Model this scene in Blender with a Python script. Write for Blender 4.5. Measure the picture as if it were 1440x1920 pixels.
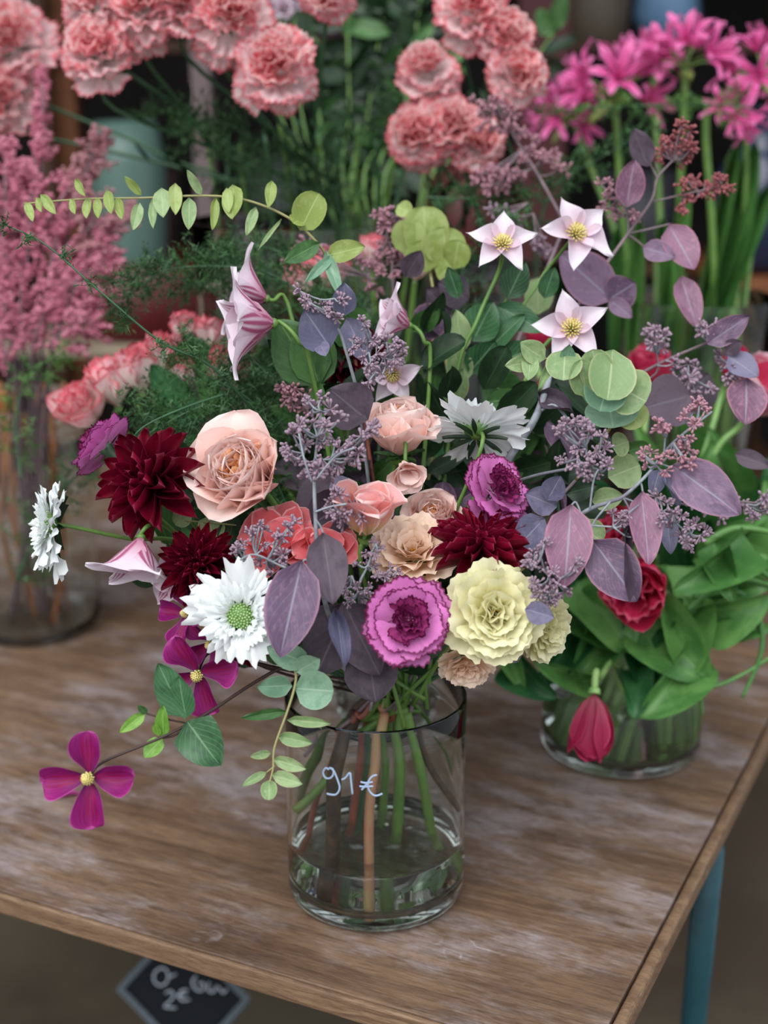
import bpy, math, random
from mathutils import Vector as V, Matrix as M
random.seed(7)
S = bpy.context.scene
for o in list(bpy.data.objects): bpy.data.objects.remove(o)

# ---------------------------------------------------------------- camera, sky, exposure
Z0 = 0.75                      # table top height
F, PIT = 2700.0, math.radians(17)
CAM = V((0, 0, Z0 + 0.685))
FW = V((0, math.cos(PIT), -math.sin(PIT))); UP = V((0, math.sin(PIT), math.cos(PIT))); RT = V((1, 0, 0))
cd = bpy.data.cameras.new('camera'); cam = bpy.data.objects.new('camera', cd)
S.collection.objects.link(cam); S.camera = cam
cam.location = CAM; cam.rotation_euler = (math.pi/2 - PIT, 0, 0)
cd.sensor_fit = 'VERTICAL'; cd.sensor_height = 24; cd.lens = F/1920*24
cd.dof.use_dof = True; cd.dof.focus_distance = 1.09; cd.dof.aperture_fstop = 2.3
cd.clip_start = 0.05
w = bpy.data.worlds.new('overcast_sky'); S.world = w; w.use_nodes = True
wn = w.node_tree.nodes; wl = w.node_tree.links
bg = wn['Background']; bg.inputs[1].default_value = 1.05
tc = wn.new('ShaderNodeTexCoord'); sp = wn.new('ShaderNodeSeparateXYZ'); cr = wn.new('ShaderNodeValToRGB')
wl.new(tc.outputs['Generated'], sp.inputs[0]); wl.new(sp.outputs[2], cr.inputs[0]); wl.new(cr.outputs[0], bg.inputs[0])
cr.color_ramp.elements[0].position = 0.0; cr.color_ramp.elements[0].color = (.38, .39, .41, 1)
cr.color_ramp.elements[1].position = 0.55; cr.color_ramp.elements[1].color = (.86, .93, 1.0, 1)
S.view_settings.view_transform = 'Standard'; S.view_settings.look = 'None'
S.view_settings.gamma = 1; S.view_settings.use_curve_mapping = False; S.view_settings.exposure = 0.52
sd = bpy.data.lights.new('hazy_sun', 'SUN'); so = bpy.data.objects.new('hazy_sun', sd); S.collection.objects.link(so)
sd.energy = 1.7; sd.angle = math.radians(50); sd.color = (1, .98, .95); so.rotation_euler = (math.radians(38), math.radians(-18), 0)

# ---------------------------------------------------------------- helpers
def P(px, py, d): return CAM + d*(FW + RT*((px-720)/F) + UP*((960-py)/F))
def ray(px, py): return (FW + RT*((px-720)/F) + UP*((960-py)/F))
def onZ(px, py, z):
    r = ray(px, py); return CAM + r*((z-CAM.z)/r.z)
def onY(px, py, y):
    r = ray(px, py); return CAM + r*((y-CAM.y)/r.y)
def CD(r, u, t): return (RT*r + UP*u - FW*t).normalized()     # direction: right, up, towards viewer
def lin(c):
    return tuple((x/255/12.92 if x/255 <= .04045 else ((x/255+.055)/1.055)**2.4) for x in c) + (1,)
def R(a, b): return random.uniform(a, b)

def mesh(name, vs, fs, uvs=None, smooth=True):
    m = bpy.data.meshes.new(name); m.from_pydata([tuple(v) for v in vs], [], fs)
    if uvs:
        ul = m.uv_layers.new(name='uv')
        idx = [0]*len(m.loops); m.loops.foreach_get('vertex_index', idx)
        flat = [0.0]*(2*len(idx))
        for i, k in enumerate(idx): flat[2*i], flat[2*i+1] = uvs[k]
        ul.data.foreach_set('uv', flat)
    if smooth: m.polygons.foreach_set('use_smooth', [True]*len(m.polygons))
    m.update(); return m
def link(name, me, material=None, parent=None, mw=None):
    o = bpy.data.objects.new(name, me); S.collection.objects.link(o)
    if material and me and not me.materials: me.materials.append(material)
    if material and me and me.materials[0] != material:
        o.material_slots[0].link = 'OBJECT'; o.material_slots[0].material = material
    if parent is not None:
        o.parent = parent
        base = parent['_w'] if '_w' in parent else None
        o.matrix_local = M.Translation(-V(base)) @ mw if (mw is not None and base) else (M.Translation(-V(base)) if base else (mw or M()))
    elif mw is not None: o.matrix_local = mw
    return o
def tag(o, label, cat, group=None):
    o['label'] = label; o['category'] = cat
    if group: o['group'] = group
    return o
def thing(name, label, cat, loc=(0, 0, 0), group=None):
    o = bpy.data.objects.new(name, None); S.collection.objects.link(o); o.location = loc
    o.empty_display_size = .01; o['_w'] = tuple(loc); return tag(o, label, cat, group)
def structure(o): o['kind'] = 'structure'; return o
class B:
    def __init__(s): s.v = []; s.f = []; s.u = []
    def add(s, vs, fs, us=None):
        n = len(s.v); s.v += vs; s.f += [tuple(i+n for i in f) for f in fs]; s.u += us or [(0, 0)]*len(vs)
    def box(s, c, h, rot=None):
        vs = []
        for z in (-1, 1):
            for y in (-1, 1):
                for x in (-1, 1):
                    q = V((x*h[0], y*h[1], z*h[2]))
                    if rot: q = rot @ q
                    vs.append(V(c)+q)
        s.add(vs, [(0, 2, 3, 1), (4, 5, 7, 6), (0, 1, 5, 4), (2, 6, 7, 3), (0, 4, 6, 2), (1, 3, 7, 5)])
    def tube(s, pts, rad, n=6, cap=True):
        k = len(pts)
        if not hasattr(rad, '__len__'): rad = [rad]*k
        t0 = (pts[1]-pts[0]).normalized()
        a = t0.orthogonal().normalized(); vs = []; us = []
        for i, p in enumerate(pts):
            t = (pts[min(i+1, k-1)]-pts[max(i-1, 0)])
            if t.length < 1e-9: t = t0
            t = t.normalized(); a = (a - t*a.dot(t))
            if a.length < 1e-6: a = t.orthogonal()
            a.normalize(); b = t.cross(a)
            for j in range(n):
                an = 2*math.pi*j/n
                vs.append(p+(a*math.cos(an)+b*math.sin(an))*rad[i]); us.append((j/n, i/(k-1)))
        fs = [(i*n+j, i*n+(j+1) % n, (i+1)*n+(j+1) % n, (i+1)*n+j) for i in range(k-1) for j in range(n)]
        if cap: fs += [tuple(range(n))[::-1], tuple(range((k-1)*n, k*n))]
        s.add(vs, fs, us)
    def lathe(s, prof, n=24, mw=None):
        vs = []; us = []
        for i, (r, z) in enumerate(prof):
            for j in range(n):
                a = 2*math.pi*j/n; q = V((r*math.cos(a), r*math.sin(a), z))
                vs.append(mw @ q if mw else q); us.append((j/n, i/(len(prof)-1)))
        fs = [(i*n+j, i*n+(j+1) % n, (i+1)*n+(j+1) % n, (i+1)*n+j) for i in range(len(prof)-1) for j in range(n)]
        s.add(vs, fs, us)
    def mesh(s, name, smooth=True): return mesh(name, s.v, s.f, s.u, smooth)
def smoothpath(pts, n=6):
    out = []; k = len(pts)
    for i in range(k-1):
        a, b, c, d = pts[max(i-1, 0)], pts[i], pts[i+1], pts[min(i+2, k-1)]
        for j in range(n):
            t = j/n
            out.append(.5*((2*b)+(c-a)*t+(2*a-5*b+4*c-d)*t*t+(3*b-a-3*c+d)*t**3))
    out.append(pts[-1]); return out

# ---------------------------------------------------------------- materials
class G:
    def __init__(s, name):
        s.m = bpy.data.materials.new(name); s.m.use_nodes = True; s.t = s.m.node_tree
        s.p = s.t.nodes['Principled BSDF']
    def n(s, typ, **k):
        x = s.t.nodes.new(typ)
        for a, b in k.items(): setattr(x, a, b)
        return x
    def l(s, a, b): s.t.links.new(a, b)
    def val(s, sock, x):
        if isinstance(x, (int, float, tuple)): sock.default_value = x
        else: s.l(x, sock)
    def math(s, op, a, b=0.0, clamp=False):
        x = s.n('ShaderNodeMath', operation=op); x.use_clamp = clamp
        s.val(x.inputs[0], a); s.val(x.inputs[1], b); return x.outputs[0]
    def mix(s, f, a, b, mode='MIX'):
        x = s.n('ShaderNodeMix', data_type='RGBA', blend_type=mode)
        s.val(x.inputs[0], f); s.val(x.inputs[6], a); s.val(x.inputs[7], b); return x.outputs[2]
    def step(s, x, lo, hi):
        y = s.n('ShaderNodeMapRange', interpolation_type='SMOOTHSTEP')
        s.val(y.inputs[0], x); y.inputs[1].default_value = lo; y.inputs[2].default_value = hi; return y.outputs[0]
    def noise(s, vec, scale, detail=3, rough=.6, sc=None):
        if sc:
            mp = s.n('ShaderNodeMapping'); s.l(vec, mp.inputs[0]); mp.inputs[3].default_value = sc; vec = mp.outputs[0]
        x = s.n('ShaderNodeTexNoise'); s.l(vec, x.inputs[0]); x.inputs['Scale'].default_value = scale
        x.inputs['Detail'].default_value = detail; x.inputs['Roughness'].default_value = rough; return x.outputs[0]
def flat(name, c, rough=.6, metal=0, var=0.0, emit=0, noise=None, bump=0):
    g = G(name); col = lin(c); g.p.inputs['Base Color'].default_value = col
    g.p.inputs['Roughness'].default_value = rough; g.p.inputs['Metallic'].default_value = metal
    if noise:
        tc = g.n('ShaderNodeTexCoord'); nf = g.noise(tc.outputs['Object'], noise[0], 5)
        g.l(g.mix(g.step(nf, .35, .65), col, lin(noise[1])), g.p.inputs['Base Color'])
        if bump:
            b = g.n('ShaderNodeBump'); b.inputs['Strength'].default_value = bump; b.inputs['Distance'].default_value = .002
            g.l(nf, b.inputs['Height']); g.l(b.outputs[0], g.p.inputs['Normal'])
    return g.m
def petal_mat(name, base, tip, mid=None, edge=None, ew=.08, enoise=.06, stripe=None, sw=.3, sfreq=0, streak=None, sthr=.5,
              trans=.25, rough=.5, var=.12, veins=.12, ecut=0.0):
    g = G(name); tc = g.n('ShaderNodeTexCoord'); sp = g.n('ShaderNodeSeparateXYZ'); g.l(tc.outputs['UV'], sp.inputs[0])
    u, v = sp.outputs[0], sp.outputs[1]
    au = g.math('ABSOLUTE', g.math('SUBTRACT', g.math('MULTIPLY', u, 2.0), 1.0))
    oi = g.n('ShaderNodeObjectInfo'); rnd = oi.outputs['Random']
    uvr = g.n('ShaderNodeVectorMath', operation='ADD'); g.l(tc.outputs['UV'], uvr.inputs[0]); g.l(rnd, uvr.inputs[1])
    fine = g.noise(uvr.outputs[0], 1.0, 4, .6, (38, 2.5, 1)); soft = g.noise(uvr.outputs[0], 1.0, 3, .6, (4, 4, 1))
    col = g.mix(g.step(v, 0, .55), lin(base), lin(mid or tip)); col = g.mix(g.step(v, .45, 1), col, lin(tip))
    if streak: col = g.mix(g.step(g.math('ADD', g.noise(uvr.outputs[0], 1.0, 4, .7, (14, 3, 1)), g.math('MULTIPLY', v, .12)), sthr, sthr+.14), col, lin(streak))
    if stripe:
        f = g.math('SUBTRACT', 1.0, g.step(au, sw*.6, sw*1.2))
        if sfreq:
            wv = g.math('SINE', g.math('MULTIPLY', u, sfreq)); f = g.math('MULTIPLY', f, g.math('ADD', g.math('MULTIPLY', wv, .45), .6), True)
        f = g.math('MULTIPLY', f, g.math('SUBTRACT', 1.15, g.step(v, .55, 1.05)), True)
        col = g.mix(f, col, lin(stripe))
    col = g.mix(veins, col, g.mix(g.step(fine, .3, .7), (.35, .35, .35, 1), (1, 1, 1, 1)), 'MULTIPLY')
    if edge:
        e = g.math('MAXIMUM', au, v) if not ecut else v
        e = g.math('ADD', e, g.math('MULTIPLY', g.math('SUBTRACT', fine, .5), enoise))
        col = g.mix(g.step(e, 1-ew-.015, 1-ew*.35), col, lin(edge))
    hs = g.n('ShaderNodeHueSaturation'); g.l(col, hs.inputs['Color'])
    g.l(g.math('ADD', g.math('MULTIPLY', rnd, 2*var), 1-var), hs.inputs['Value']); col = hs.outputs[0]
    g.l(col, g.p.inputs['Base Color']); g.p.inputs['Roughness'].default_value = rough
    g.p.inputs['Specular IOR Level'].default_value = .3
    b = g.n('ShaderNodeBump'); b.inputs['Strength'].default_value = .25; b.inputs['Distance'].default_value = .0006
    g.l(g.math('ADD', fine, soft), b.inputs['Height']); g.l(b.outputs[0], g.p.inputs['Normal'])
    tr = g.n('ShaderNodeBsdfTranslucent'); g.l(col, tr.inputs[0]); mx = g.n('ShaderNodeMixShader'); mx.inputs[0].default_value = trans
    g.l(g.p.outputs[0], mx.inputs[1]); g.l(tr.outputs[0], mx.inputs[2]); g.l(mx.outputs[0], g.t.nodes['Material Output'].inputs[0])
    return g.m
def leaf_mat(name, a, b, rib, edge=None, trans=.15, rough=.5, blot=None, side=.3):
    g = G(name); tc = g.n('ShaderNodeTexCoord'); sp = g.n('ShaderNodeSeparateXYZ'); g.l(tc.outputs['UV'], sp.inputs[0])
    u, v = sp.outputs[0], sp.outputs[1]; oi = g.n('ShaderNodeObjectInfo'); rnd = oi.outputs['Random']
    uvr = g.n('ShaderNodeVectorMath', operation='ADD'); g.l(tc.outputs['UV'], uvr.inputs[0]); g.l(g.math('MULTIPLY', rnd, 9.0), uvr.inputs[1])
    au = g.math('ABSOLUTE', g.math('SUBTRACT', g.math('MULTIPLY', u, 2.0), 1.0))
    nz = g.noise(uvr.outputs[0], 3.5, 5, .65)
    col = g.mix(g.step(g.math('ADD', nz, g.math('MULTIPLY', g.math('SUBTRACT', rnd, .5), .3)), .35, .65), lin(a), lin(b))
    if blot: col = g.mix(g.math('MULTIPLY', g.step(g.noise(uvr.outputs[0], 9, 5, .7), .52, .7), .6), col, lin(blot))
    sv = g.math('SINE', g.math('MULTIPLY', g.math('SUBTRACT', g.math('MULTIPLY', au, 1.6 if side else 1), g.math('MULTIPLY', v, 3.0)), 14.0))
    f1 = g.math('MULTIPLY', g.step(sv, .86, 1.0), side)
    f = g.math('MAXIMUM', g.math('MULTIPLY', g.math('SUBTRACT', 1.0, g.step(au, .015, .07)), .75), f1)
    col = g.mix(f, col, lin(rib))
    if edge: col = g.mix(g.math('MULTIPLY', g.step(au, .86, .99), .7), col, lin(edge))
    g.l(col, g.p.inputs['Base Color']); g.p.inputs['Roughness'].default_value = rough
    b_ = g.n('ShaderNodeBump'); b_.inputs['Strength'].default_value = .3; b_.inputs['Distance'].default_value = .0006
    g.l(g.math('SUBTRACT', nz, f), b_.inputs['Height']); g.l(b_.outputs[0], g.p.inputs['Normal'])
    tr = g.n('ShaderNodeBsdfTranslucent'); g.l(col, tr.inputs[0]); mx = g.n('ShaderNodeMixShader'); mx.inputs[0].default_value = trans
    g.l(g.p.outputs[0], mx.inputs[1]); g.l(tr.outputs[0], mx.inputs[2]); g.l(mx.outputs[0], g.t.nodes['Material Output'].inputs[0])
    return g.m
def glass_mat(name, col=(1, 1, 1), rough=0.0, ior=1.45, bump=0):
    g = G(name); p = g.p; p.inputs['Base Color'].default_value = (*col, 1); p.inputs['Roughness'].default_value = rough
    p.inputs['Transmission Weight'].default_value = 1; p.inputs['IOR'].default_value = ior
    if bump:
        tc = g.n('ShaderNodeTexCoord'); b = g.n('ShaderNodeBump'); b.inputs['Strength'].default_value = bump; b.inputs['Distance'].default_value = .004
        g.l(g.noise(tc.outputs['Object'], 14, 1), b.inputs['Height']); g.l(b.outputs[0], p.inputs['Normal'])
    return g.m
def wood_mat(name, cols, scale=1, stains=0, rough=.55, grain=(1.2, 22, 22)):
    g = G(name); tc = g.n('ShaderNodeTexCoord'); ob = tc.outputs['Object']
    wp = g.noise(ob, 2.5*scale, 3); va = g.n('ShaderNodeVectorMath', operation='ADD'); g.l(ob, va.inputs[0])
    vs = g.n('ShaderNodeVectorMath', operation='SCALE'); g.l(wp, vs.inputs[0]); vs.inputs['Scale'].default_value = .05; g.l(vs.outputs[0], va.inputs[1]); q = va.outputs[0]
    n1 = g.noise(q, 3*scale, 6, .65, grain); n2 = g.noise(q, 9*scale, 6, .75, (grain[0]*1.5, grain[1]*1.6, grain[2])); n3 = g.noise(ob, 3.2*scale, 4, .6)
    col = g.mix(g.step(n1, .32, .68), lin(cols[0]), lin(cols[1]))
    col = g.mix(g.math('MULTIPLY', g.step(n3, .38, .68), .75), col, lin(cols[2]))
    col = g.mix(g.math('MULTIPLY', g.step(n2, .55, .75), .65), col, lin(cols[3]))
    if stains:
        n4 = g.noise(q, 4.5, 6, .7, (1, 1.8, 1)); n5 = g.noise(ob, 22, 7, .75, (.5, 1.3, 1)); n6 = g.noise(ob, 2.3, 2)
        m = g.math('MULTIPLY', g.step(n4, .42, .62), g.step(n5, .36, .66))
        m = g.math('MULTIPLY', m, g.step(n6, .3, .5)); col = g.mix(g.math('MULTIPLY', m, .7), col, lin((178, 168, 172)))
        wv = g.noise(q, 11, 3, .6, (1, 1.3, 1)); ln = g.math('SUBTRACT', 1.0, g.step(g.math('ABSOLUTE', g.math('SUBTRACT', wv, .5)), .0, .012))
        m2 = g.math('MULTIPLY', g.math('MULTIPLY', ln, g.step(n5, .4, .62)), g.step(g.noise(ob, 6.5, 2), .58, .66)); col = g.mix(g.math('MULTIPLY', m2, .5), col, lin((205, 200, 205)))
        dk = g.step(g.noise(ob, 5.5, 5, .7, (.6, 2.2, 1)), .56, .72); col = g.mix(g.math('MULTIPLY', dk, .55), col, lin((62, 47, 40)))
    n7 = g.noise(ob, 70*scale, 4, .75, (.6, 6, 6)); col = g.mix(.55, col, g.mix(g.step(n7, .38, .6), (.42, .38, .35, 1), (1, 1, 1, 1)), 'MULTIPLY')
    g.l(col, g.p.inputs['Base Color']); g.p.inputs['Roughness'].default_value = rough; g.p.inputs['Specular IOR Level'].default_value = .35
    b = g.n('ShaderNodeBump'); b.inputs['Strength'].default_value = .35; b.inputs['Distance'].default_value = .0012
    g.l(g.math('ADD', n1, n2), b.inputs['Height']); g.l(b.outputs[0], g.p.inputs['Normal']); return g.m

# ---------------------------------------------------------------- petal / leaf surfaces
CACHE = {}
SH = {'round': (.55, 2.6, .55), 'ovate': (.55, 1.15, .8), 'lance': (.6, 1, .95), 'blade': (.42, 5, .6), 'circle': (.42, 2.2, .5),
      'heart': (.28, 1.1, .75), 'acumin': (.62, 1.0, 1.25), 'spat': (.7, 5, .55), 'strap': (.25, 6, .6), 'tulip': (.4, 2.0, .75)}
def petal(key, kind, W=1.0, nu=6, nv=8, curl=0, reflex=0, cup=0, ruf=0, rk=4, teeth=0, lobe=0, seed=0, phi=.6, wave=0, fold=0, twist=0):
    k = (key, seed)
    if k in CACHE: return CACHE[k]
    rr = random.Random(hash((len(key), seed)) & 0xffff); ph = rr.uniform(0, 6.28); ph2 = rr.uniform(0, 6.28); jj = rr.uniform(.8, 1.2)
    vs = []; us = []; fs = []
    if kind != 'fan':
        a, b, c = SH[kind]; ff = lambda v: (v**a)*(max(1-v**b, 0)**c); mxv = max(ff(i/50) for i in range(51))
    y = z = 0.0; th = 0.0; prev = 0
    for i in range(nv+1):
        v = i/nv if kind == 'fan' else 1-(1-i/nv)**1.5
        dv = v-prev; prev = v
        th = curl*jj*v - reflex*v**3
        y += math.cos(th)*dv; z += math.sin(th)*dv
        tooth = 0
        for j in range(nu+1):
            u = -1+2*j/nu
            if kind == 'fan':
                sc = (.12+.88*min(1, v*1.25)); an = u*phi*sc; rad = 1-.10*(u*u)*v
                if teeth and i == nv: rad += teeth*(1 if j % 2 else -1)*rr.uniform(.3, 1)
                if lobe and v > .7: rad += lobe*math.cos(u*9.42+ph*.2)*(v-.7)/.3
                if v > .6: rad += .05*math.sin(u*5+ph)*(v-.6)/.4
                x = y*math.sin(an)*rad*W + (0 if v else u*.02); yy = y*math.cos(an)*rad; zz = z*rad
                hw = u*v
            else:
                f = max(ff(v)/mxv, .015); x = u*f*W/2; yy = y; zz = z; hw = u*f
                if teeth and i > nv*.5: x *= 1+teeth*(1 if (i+j) % 2 else -1)
            # offset along the surface normal (0,-sin,cos)
            off = cup*hw*hw + ruf*v*v*math.sin(rk*u+ph)*(.6+.4*math.sin(v*7+ph2)) + wave*math.sin(v*9+ph+u*2)*abs(u) - fold*(1-abs(u))*(1 if kind != 'fan' else v)*.5
            tw = twist*v
            x2 = x*math.cos(tw)-off*math.sin(tw); off2 = x*math.sin(tw)+off*math.cos(tw)
            vs.append(V((x2, yy-math.sin(th)*off2, zz+math.cos(th)*off2))); us.append((u*.5+.5, v))
    n = nu+1
    fs = [(i*n+j, i*n+j+1, (i+1)*n+j+1, (i+1)*n+j) for i in range(nv) for j in range(nu)]
    m = mesh(key, vs, fs, us); CACHE[k] = m; return m
def frame(o, z, spin=0.0):
    z = z.normalized(); x = z.orthogonal().normalized()
    # stable orientation: use world up as reference
    ref = V((0, 0, 1)) if abs(z.z) < .95 else V((0, 1, 0))
    x = ref.cross(z).normalized(); y = z.cross(x)
    m = M((x, y, z)).transposed().to_4x4(); m.translation = o
    return m @ M.Rotation(spin, 4, 'Z')
def put(root, name, me, material, head, az, el, r0, z0, L, wsc=1.0, roll=0.0):
    m = head @ M.Rotation(az, 4, 'Z') @ M.Translation((0, r0, z0)) @ M.Rotation(el, 4, 'X') @ M.Rotation(roll, 4, 'Y') @ M.Diagonal((L*wsc, L, L, 1))
    return link(name, me, material, root, m)
def ring(root, name, meshes, material, head, n, el, L, r0=0, z0=0, off=0.0, je=.08, jl=.06, ja=.12, wsc=1.0, skip=None):
    for i in range(n):
        az = off+2*math.pi*i/n+R(-ja, ja)
        if skip and skip(az): continue
        put(root, name, random.choice(meshes), material, head, az, el+R(-je, je), r0, z0, L*(1+R(-jl, jl)), wsc, R(-.1, .1))
def leaf(root, p0, p1, wd, me, material, up=None, tilt=.5, name='leaf', petiole=None):
    y = (p1-p0); L = y.length; y = y/L
    n = (up if up is not None else -FW) + V((R(-tilt, tilt), R(-tilt, tilt), R(-tilt, tilt)))
    x = y.cross(n).normalized(); z = x.cross(y)
    m = M((x*wd, y*L, z*L)).transposed().to_4x4(); m.translation = p0
    return link(name, me, material, root, m)
def tubepart(root, name, pts, rad, material, n=6, sm=5):
    b = B(); pts = smoothpath(pts, sm) if sm else pts
    if hasattr(rad, '__len__'):
        k = len(pts); rad = [rad[0]+(rad[1]-rad[0])*i/(k-1) for i in range(k)]
    b.tube(pts, rad, n); return link(name, b.mesh(name), material, root)

# ---------------------------------------------------------------- materials in use
GREEN = leaf_mat('fresh_green_leaf', (52, 92, 44), (74, 118, 60), (110, 150, 90), side=.15)
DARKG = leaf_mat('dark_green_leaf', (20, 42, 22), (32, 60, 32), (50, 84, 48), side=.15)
MIDG = leaf_mat('clematis_leaf', (38, 78, 46), (56, 102, 62), (118, 155, 116), side=.35, rough=.42)
LIME = leaf_mat('lime_leaf', (92, 142, 44), (124, 168, 66), (160, 195, 110), side=.3)
EUCG = leaf_mat('grey_green_leaf', (122, 150, 98), (150, 172, 122), (176, 190, 148), edge=(176, 176, 130), side=.1)
EUCB = leaf_mat('blue_green_leaf', (104, 144, 116), (132, 166, 138), (158, 186, 158), edge=(140, 170, 140), side=.1)
EUCY = leaf_mat('yellow_green_leaf', (132, 150, 72), (156, 172, 104), (172, 188, 120), edge=(150, 160, 90), side=.12)
PLUM = leaf_mat('mauve_leaf', (92, 70, 96), (122, 96, 122), (146, 140, 160), edge=(164, 116, 138), blot=(152, 112, 134), side=.2, rough=.55)
PLUMP = leaf_mat('pinkish_leaf', (112, 74, 98), (138, 96, 120), (158, 152, 168), edge=(182, 118, 140), blot=(184, 128, 150), side=.25, rough=.55)
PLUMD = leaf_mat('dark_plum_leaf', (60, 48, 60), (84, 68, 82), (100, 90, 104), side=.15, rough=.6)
PLUMB = leaf_mat('slate_leaf', (92, 92, 118), (118, 112, 138), (146, 142, 162), side=.15, rough=.6)
TULL = leaf_mat('tulip_leaf', (74, 126, 62), (108, 158, 84), (120, 168, 92), side=0, rough=.42)
TULD = leaf_mat('tulip_leaf_deep', (34, 86, 48), (56, 112, 60), (70, 124, 70), side=0, rough=.42)
STG = flat('green_stem', (84, 122, 54), .45, noise=(30, (104, 140, 66)))
STD = flat('dark_green_stem', (48, 84, 56), .5, noise=(30, (62, 100, 66)))
STP = flat('pale_stem', (150, 158, 164), .6, noise=(60, (112, 110, 122)))
STM = flat('mauve_twig', (130, 110, 116), .6, noise=(60, (100, 84, 92)))
STB = flat('brown_stem', (84, 62, 48), .7, noise=(90, (48, 36, 30)), bump=.6)
STR = flat('red_stem', (150, 78, 62), .5, noise=(40, (118, 62, 50)))
STRY = flat('salmon_stem', (168, 160, 104), .5, noise=(16, (176, 118, 92)))
STK = flat('dark_vine', (58, 40, 38), .5)
STT = flat('tulip_stem', (150, 188, 112), .35, noise=(30, (122, 170, 92)))
STY = flat('olive_twig', (150, 146, 96), .6)
BUD = flat('mauve_bud', (128, 102, 120), .55, noise=(120, (164, 142, 156)))
BUDP = flat('pink_bud', (154, 96, 112), .55, noise=(120, (178, 140, 150)))
BUDR = flat('russet_bud', (136, 66, 72), .55, noise=(120, (160, 96, 98)))
CARN = petal_mat('purple_picotee_petal', (240, 196, 226), (214, 120, 190), mid=(226, 136, 202), edge=(110, 18, 72), ew=.055, enoise=.10, veins=.18, ecut=1)
CARNI = petal_mat('dark_centre_petal', (190, 90, 150), (158, 50, 112), mid=(184, 80, 146), edge=(84, 8, 50), ew=.09, enoise=.12, ecut=1)
PINK = petal_mat('coral_streaked_petal', (255, 246, 244), (252, 226, 228), mid=(254, 240, 240), edge=(234, 122, 134), ew=.07, enoise=.35, streak=(244, 150, 158), sthr=.62, trans=.42, ecut=1)
PINKI = petal_mat('coral_centre_petal', (252, 206, 206), (246, 172, 176), mid=(250, 186, 190), edge=(252, 224, 222), ew=.09, enoise=.35, streak=(240, 104, 120), sthr=.58, trans=.42, ecut=1)
ROSE_O = petal_mat('blush_rose_petal', (253, 206, 190), (255, 230, 224), mid=(254, 218, 208), veins=.05, var=.04)
ROSE_I = petal_mat('apricot_rose_petal', (255, 150, 74), (255, 206, 160), mid=(255, 180, 112), veins=.06, var=.06)
DAHL = petal_mat('burgundy_petal', (96, 4, 28), (132, 10, 44), mid=(114, 6, 36), veins=.3, var=.25, trans=.12, edge=(150, 48, 78), ew=.03, rough=.42)
LIS = petal_mat('cream_petal', (222, 220, 130), (240, 236, 196), mid=(238, 232, 176), veins=.08, var=.05)
LISP = petal_mat('peach_petal', (248, 206, 150), (252, 228, 208), mid=(250, 216, 184), veins=.08, var=.05)
SCAB = petal_mat('white_petal', (226, 236, 228), (240, 244, 244), veins=.12, var=.05)
CLEM = petal_mat('pale_lilac_sepal', (232, 200, 216), (238, 228, 238), mid=(238, 222, 234), veins=.08, var=.03)
CLEMS = petal_mat('pink_striped_sepal', (206, 140, 166), (238, 226, 236), mid=(232, 212, 226), stripe=(172, 84, 122), sw=.52, sfreq=40, veins=.1, var=.03)
MAG = petal_mat('magenta_sepal', (110, 26, 92), (166, 40, 128), mid=(150, 30, 116), stripe=(158, 12, 84), sw=.5, sfreq=44, veins=.6, var=.08, edge=(190, 84, 160), ew=.04)
SALM = petal_mat('salmon_petal', (214, 200, 120), (246, 174, 176), mid=(244, 172, 156), edge=(248, 214, 210), ew=.06, veins=.14)
SALR = petal_mat('coral_petal', (228, 104, 96), (240, 134, 140), mid=(236, 116, 120), edge=(244, 190, 190), ew=.05, veins=.16)
TUP = petal_mat('pink_white_tulip_petal', (250, 244, 226), (248, 190, 196), mid=(250, 226, 224), edge=(230, 104, 120), ew=.08, enoise=.4, streak=(236, 130, 144), sthr=.6)
TUR = petal_mat('magenta_tulip_petal', (186, 96, 110), (178, 34, 82), mid=(176, 40, 84), veins=.2, edge=(206, 70, 110), ew=.05)
TUC = petal_mat('crimson_tulip_petal', (214, 50, 90), (214, 44, 92), mid=(220, 56, 96), veins=.2, edge=(236, 110, 140), ew=.06)
TUW = petal_mat('pink_tulip_pale_edge', (226, 190, 200), (226, 84, 120), mid=(222, 70, 110), edge=(240, 200, 210), ew=.14)
NER = petal_mat('hot_pink_tepal', (222, 84, 156), (244, 136, 194), mid=(238, 108, 176), veins=.1, stripe=(206, 40, 124), sw=.2)
STAM = flat('cream_stamen', (228, 220, 150), .5, noise=(200, (214, 190, 96)))
STAMG = flat('green_floret', (138, 176, 104), .45, noise=(300, (170, 200, 136)))
STAMY = flat('yellow_stigma', (222, 160, 20), .5)
WHITEF = flat('white_filament', (232, 240, 226), .5)
FERN = flat('feathery_green', (58, 98, 50), .6, noise=(20, (40, 76, 38)))
FERNY = flat('feathery_light_green', (86, 128, 54), .6, noise=(20, (62, 104, 46)))
PLUME = flat('astilbe_pink', (186, 104, 128), .7, noise=(40, (206, 134, 152)))
PLUMEB = flat('astilbe_dusty_pink', (170, 112, 120), .7, noise=(40, (188, 140, 146)))

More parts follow.
